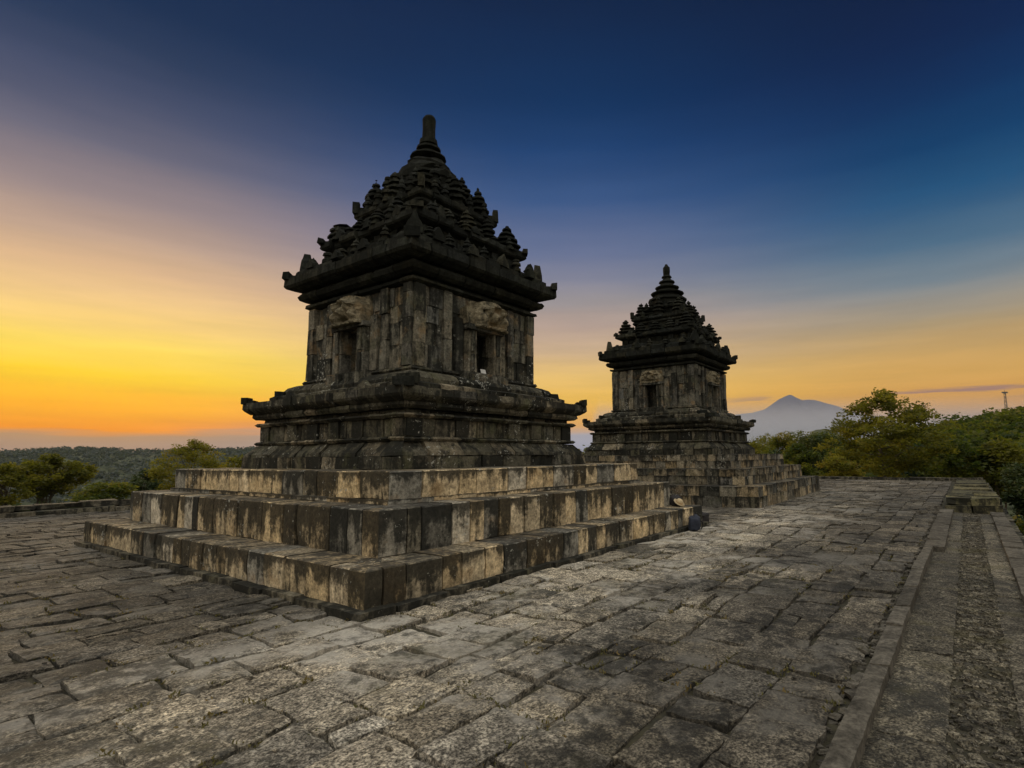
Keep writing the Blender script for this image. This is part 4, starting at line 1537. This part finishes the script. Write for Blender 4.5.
rs = np.random.RandomState(19)
cen, siz, tnt = [], [], []
for _ in range(4200):
    a = rs.uniform(-52, 8)
    r = 620 + 1420 * rs.rand() ** .7
    x_, y_ = r * math.sin(math.radians(a)), r * math.cos(math.radians(a))
    R_ = rs.uniform(5, 11)
    d = rs.normal(size=(26, 3))
    d /= np.linalg.norm(d, axis=1)[:, None]
    d[:, 2] = np.abs(d[:, 2])
    cen.append(np.array([x_, y_, terrain_z(x_, y_) + R_ * .3]) + d * R_ * rs.uniform(.6, 1.0, 26)[:, None])
    siz.append(np.full(26, 3.2))
    tnt.append(np.clip(rs.uniform(0, .6) + rs.normal(0, .1, 26), 0, 1))
cen, siz, tnt = np.concatenate(cen), np.concatenate(siz), np.concatenate(tnt)
v = leaf_quads(cen, siz, rs)
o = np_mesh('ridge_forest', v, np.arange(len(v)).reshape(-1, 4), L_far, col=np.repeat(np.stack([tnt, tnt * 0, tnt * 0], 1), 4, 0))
tag(o, 'hazy forest covering the far ridge on the left', 'forest', kind='stuff')

rs = np.random.RandomState(29)
cen, siz, tnt = [], [], []
for _ in range(2300):
    a = rs.uniform(-62, 15)
    r = 75 + 560 * rs.rand() ** .75
    x_, y_ = r * math.sin(math.radians(a)), r * math.cos(math.radians(a))
    R_ = rs.uniform(2.6, 4.6) * (.75 + r / 700)
    d = rs.normal(size=(44, 3))
    d /= np.linalg.norm(d, axis=1)[:, None]
    d[:, 2] = np.abs(d[:, 2]) * .95 - .1
    cen.append(np.array([x_, y_, terrain_z(x_, y_) + R_ * .45]) + d * R_ * rs.uniform(.6, 1.05, 44)[:, None])
    siz.append(np.full(44, .75 + r / 420))
    tnt.append(np.clip(rs.uniform(0, .7) + rs.normal(0, .1, 44), 0, 1))
cen, siz, tnt = np.concatenate(cen), np.concatenate(siz), np.concatenate(tnt)
v = leaf_quads(cen, siz, rs)
o = np_mesh('valley_forest', v, np.arange(len(v)).reshape(-1, 4), L_dark, col=np.repeat(np.stack([tnt, tnt * 0, tnt * 0], 1), 4, 0))
tag(o, 'dark green wood filling the valley between the terrace and the far left ridge', 'forest', kind='stuff')

# lattice mast on the ridge
mp = at(1006, 404, 300)
mz = terrain_z(mp.x, mp.y)
root = empty('radio_mast', (mp.x, mp.y, mz))
tag(root, 'thin steel lattice mast standing on the wooded ridge at far right', 'mast')
topz = at(1006, 391, 300).z - mz
mb = MB()
for a in range(3):
    q = Vector((math.cos(a * 2.09), math.sin(a * 2.09), 0))
    tube(mb, [q * .9, q * .45 + Vector((0, 0, topz))], [.14, .11], 5)
nb = 9
for k in range(nb):
    for a in range(3):
        z0, z1 = topz * k / nb, topz * (k + 1) / nb
        q = Vector((math.cos(a * 2.09), math.sin(a * 2.09), 0)) * (.9 - .45 * k / nb)
        q2 = Vector((math.cos(a * 2.09 + 2.09), math.sin(a * 2.09 + 2.09), 0)) * (.9 - .45 * (k + 1) / nb)
        tube(mb, [q + Vector((0, 0, z0)), q2 + Vector((0, 0, z1))], [.07, .07], 4)
mb.build('lattice', M_metal, root)
mb = MB()
add_box(mb, (-1.5, -.25, topz - .9), (1.5, .25, topz - .1), (.5, .5))
tube(mb, [Vector((0, 0, topz)), Vector((0, 0, topz + 1.2))], [.08, .04], 5)
mb.build('antenna_head', M_metal, root)

# ------------------------------------------------------------------ small things near the temple steps
def cloth_mat(name, a, b):
    return simple_noise_mat(name, a, b, 18, 0.25, 0.85, .01)


M_navy = cloth_mat('navy_cloth', (0.010, 0.014, 0.026), (0.025, 0.032, 0.052))
M_black = cloth_mat('black_cloth', (0.010, 0.010, 0.012), (0.030, 0.026, 0.026))
M_cream = cloth_mat('cream_cloth', (0.36, 0.28, 0.16), (0.54, 0.44, 0.27))
M_tan = cloth_mat('tan_cloth', (0.30, 0.19, 0.09), (0.45, 0.28, 0.13))
M_white = cloth_mat('white_card', (0.50, 0.50, 0.48), (0.60, 0.60, 0.58))


def blob(mb, c, r, seed, flat_bottom=True, nu=20, nv=14, wob=.16, box=.78):
    vs, fs, cs = [], [], []
    for j in range(nv + 1):
        th = math.pi * j / nv
        for i in range(nu):
            ph = 2 * math.pi * i / nu
            d = Vector((math.sin(th) * math.cos(ph), math.sin(th) * math.sin(ph), math.cos(th)))
            k = 1 + n3(d, 2.2, seed) * wob * 2
            d = Vector([math.copysign(abs(q) ** box, q) for q in d])
            p = Vector((d.x * r[0] * k, d.y * r[1] * k, d.z * r[2] * k))
            if flat_bottom:
                p.z = max(p.z, -r[2] * .72)
            vs.append(Vector(c) + p)
            cs.append((.5, .5, .5))
    for j in range(nv):
        for i in range(nu):
            i2 = (i + 1) % nu
            fs.append((j * nu + i, (j + 1) * nu + i, (j + 1) * nu + i2, j * nu + i2))
    mb.add(vs, fs, cs)


# navy bag on the paving
p = M1 @ Vector((3.45, -4.72, 0))
root = empty('bag', (p.x, p.y, 0.0), ROT1 + .4)
tag(root, 'small dark navy bag lying on the paving beside the lowest step', 'bag')
mb = MB()
blob(mb, (0, 0, .135), (.17, .12, .18), 4, box=.6)
mb.build('body', M_navy, root, smooth=True)
mb = MB()
blob(mb, (.17, -.02, .075), (.13, .10, .085), 7)
mb.build('side_pocket', M_navy, root, smooth=True)
mb = MB()
tube(mb, [Vector((-.08, -.10, .24)), Vector((-.05, -.17, .18)), Vector((0, -.18, .09)), Vector((.06, -.14, .03))], [.014] * 4, 6)
tube(mb, [Vector((-.05, 0, .31)), Vector((0, 0, .37)), Vector((.06, 0, .31))], [.012] * 3, 6)
mb.build('strap', M_black, root, smooth=True)
p = M1 @ Vector((4.88, -4.34, 0))
root = empty('pouch', (p.x, p.y, 0.0), ROT1 - .3)
tag(root, 'small black pouch on the paving behind the far corner of the lowest step', 'bag')
mb = MB()
blob(mb, (0, 0, .10), (.16, .11, .135), 12)
mb.build('body', M_black, root, smooth=True)
mb = MB()
blob(mb, (0, -.01, .165), (.155, .11, .06), 15)
mb.build('flap', M_black, root, smooth=True)
# sun hat resting on a dark bundle on the first step
p = M1 @ Vector((3.86, -4.20, 0.445))
root = empty('sun_hat', (p.x, p.y, p.z), ROT1)
tag(root, 'cream and tan sun hat tilted up on the first step by the second riser', 'hat')
Rt = Matrix.Translation((0, 0, .085)) @ Matrix.Scale(.66, 4) @ Vector((-.15, -.55, .80)).to_track_quat('Z', 'Y').to_matrix().to_4x4()
mb = MB()
tmp = MB()
add_lathe(tmp, [(.20, .0), (.205, .012), (.13, .022), (.12, .06), (.10, .11), (.05, .135), (.0, .14)], (0, 0, 0), 20, (.5, .5))
mb.add([Rt @ q for q in tmp.v], tmp.f, tmp.c)
mb.build('crown', M_cream, root, smooth=True)
mb = MB()
tmp = MB()
add_lathe(tmp, [(.134, .024), (.136, .026), (.128, .056), (.12, .056)], (0, 0, 0), 20, (.5, .5))
mb.add([Rt @ q for q in tmp.v], tmp.f, tmp.c)
mb.build('band', M_tan, root, smooth=True)
p = M1 @ Vector((3.99, -4.06, 0.445))
mb = MB()
blob(mb, (0, 0, .10), (.15, .10, .14), 21)
o = mb.build('dark_bundle', M_black, smooth=True)
o.location = p
tag(o, 'black cloth bundle on the first step behind the sun hat', 'bundle')
# white card in the right hand niche
mw = M1 @ side_matrix(1, 1.68, 0.02, 3.238)
root = empty('card')
root.matrix_world = mw
tag(root, 'small white card propped at the foot of the right niche of the large temple', 'card')
mb = MB()
add_box(mb, (-.07, -.006, 0), (.07, .006, .12), (.5, .5), m=Matrix.Translation((0, -.12, 0)) @ Matrix.Rotation(rad(-18), 4, 'X'))
mb.build('sheet', M_white, root)
mb = MB()
add_box(mb, (-.02, -.005, 0), (.02, .005, .12), (.5, .5), m=Matrix.Translation((0, -.045, 0)) @ Matrix.Rotation(rad(24), 4, 'X'))
mb.build('prop', M_white, root)

# ------------------------------------------------------------------ air
hz = bpy.data.materials.new('air')
hz.use_nodes = True
ht = hz.node_tree
for n in list(ht.nodes):
    ht.nodes.remove(n)
pvn = ht.nodes.new('ShaderNodeVolumePrincipled')
pvn.inputs['Color'].default_value = (0.34, 0.42, 0.52, 1)
pvn.inputs['Density'].default_value = 3.0e-5
pvn.inputs['Anisotropy'].default_value = 0.55
ho = ht.nodes.new('ShaderNodeOutputMaterial')
ht.links.new(pvn.outputs[0], ho.inputs['Volume'])
mb = MB()
add_box(mb, (-3600, -300, -75), (8000, 9400, 900), (.5, .5))
o = mb.build('haze', hz)
tag(o, kind='stuff', label='thin evening haze in the air over the valley', cat='haze')

# low mist lying on the plain before the volcano
mz_ = bpy.data.materials.new('low_mist')
mz_.use_nodes = True
ht = mz_.node_tree
for n in list(ht.nodes):
    ht.nodes.remove(n)
T = NT(ht)
tcn = T.n('ShaderNodeTexCoord')
sx = T.n('ShaderNodeSeparateXYZ')
ht.links.new(tcn.outputs['Object'], sx.inputs[0])
mv = T.n('ShaderNodeVolumePrincipled')
mv.inputs['Color'].default_value = (0.88, 0.91, 1.0, 1)
mv.inputs['Anisotropy'].default_value = 0.2
ht.links.new(T.math('MULTIPLY', T.range(sx.outputs[2], 60.0, 620.0, 1.0, 0.0), 1.5e-3), mv.inputs['Density'])
ho = T.n('ShaderNodeOutputMaterial')
ht.links.new(mv.outputs[0], ho.inputs['Volume'])
mb = MB()
add_box(mb, (300, 5200, -70), (5200, 6900, 640), (.5, .5))
o = mb.build('mist', mz_)
tag(o, 'pale low mist lying across the plain at the foot of the volcano', 'mist', kind='stuff')
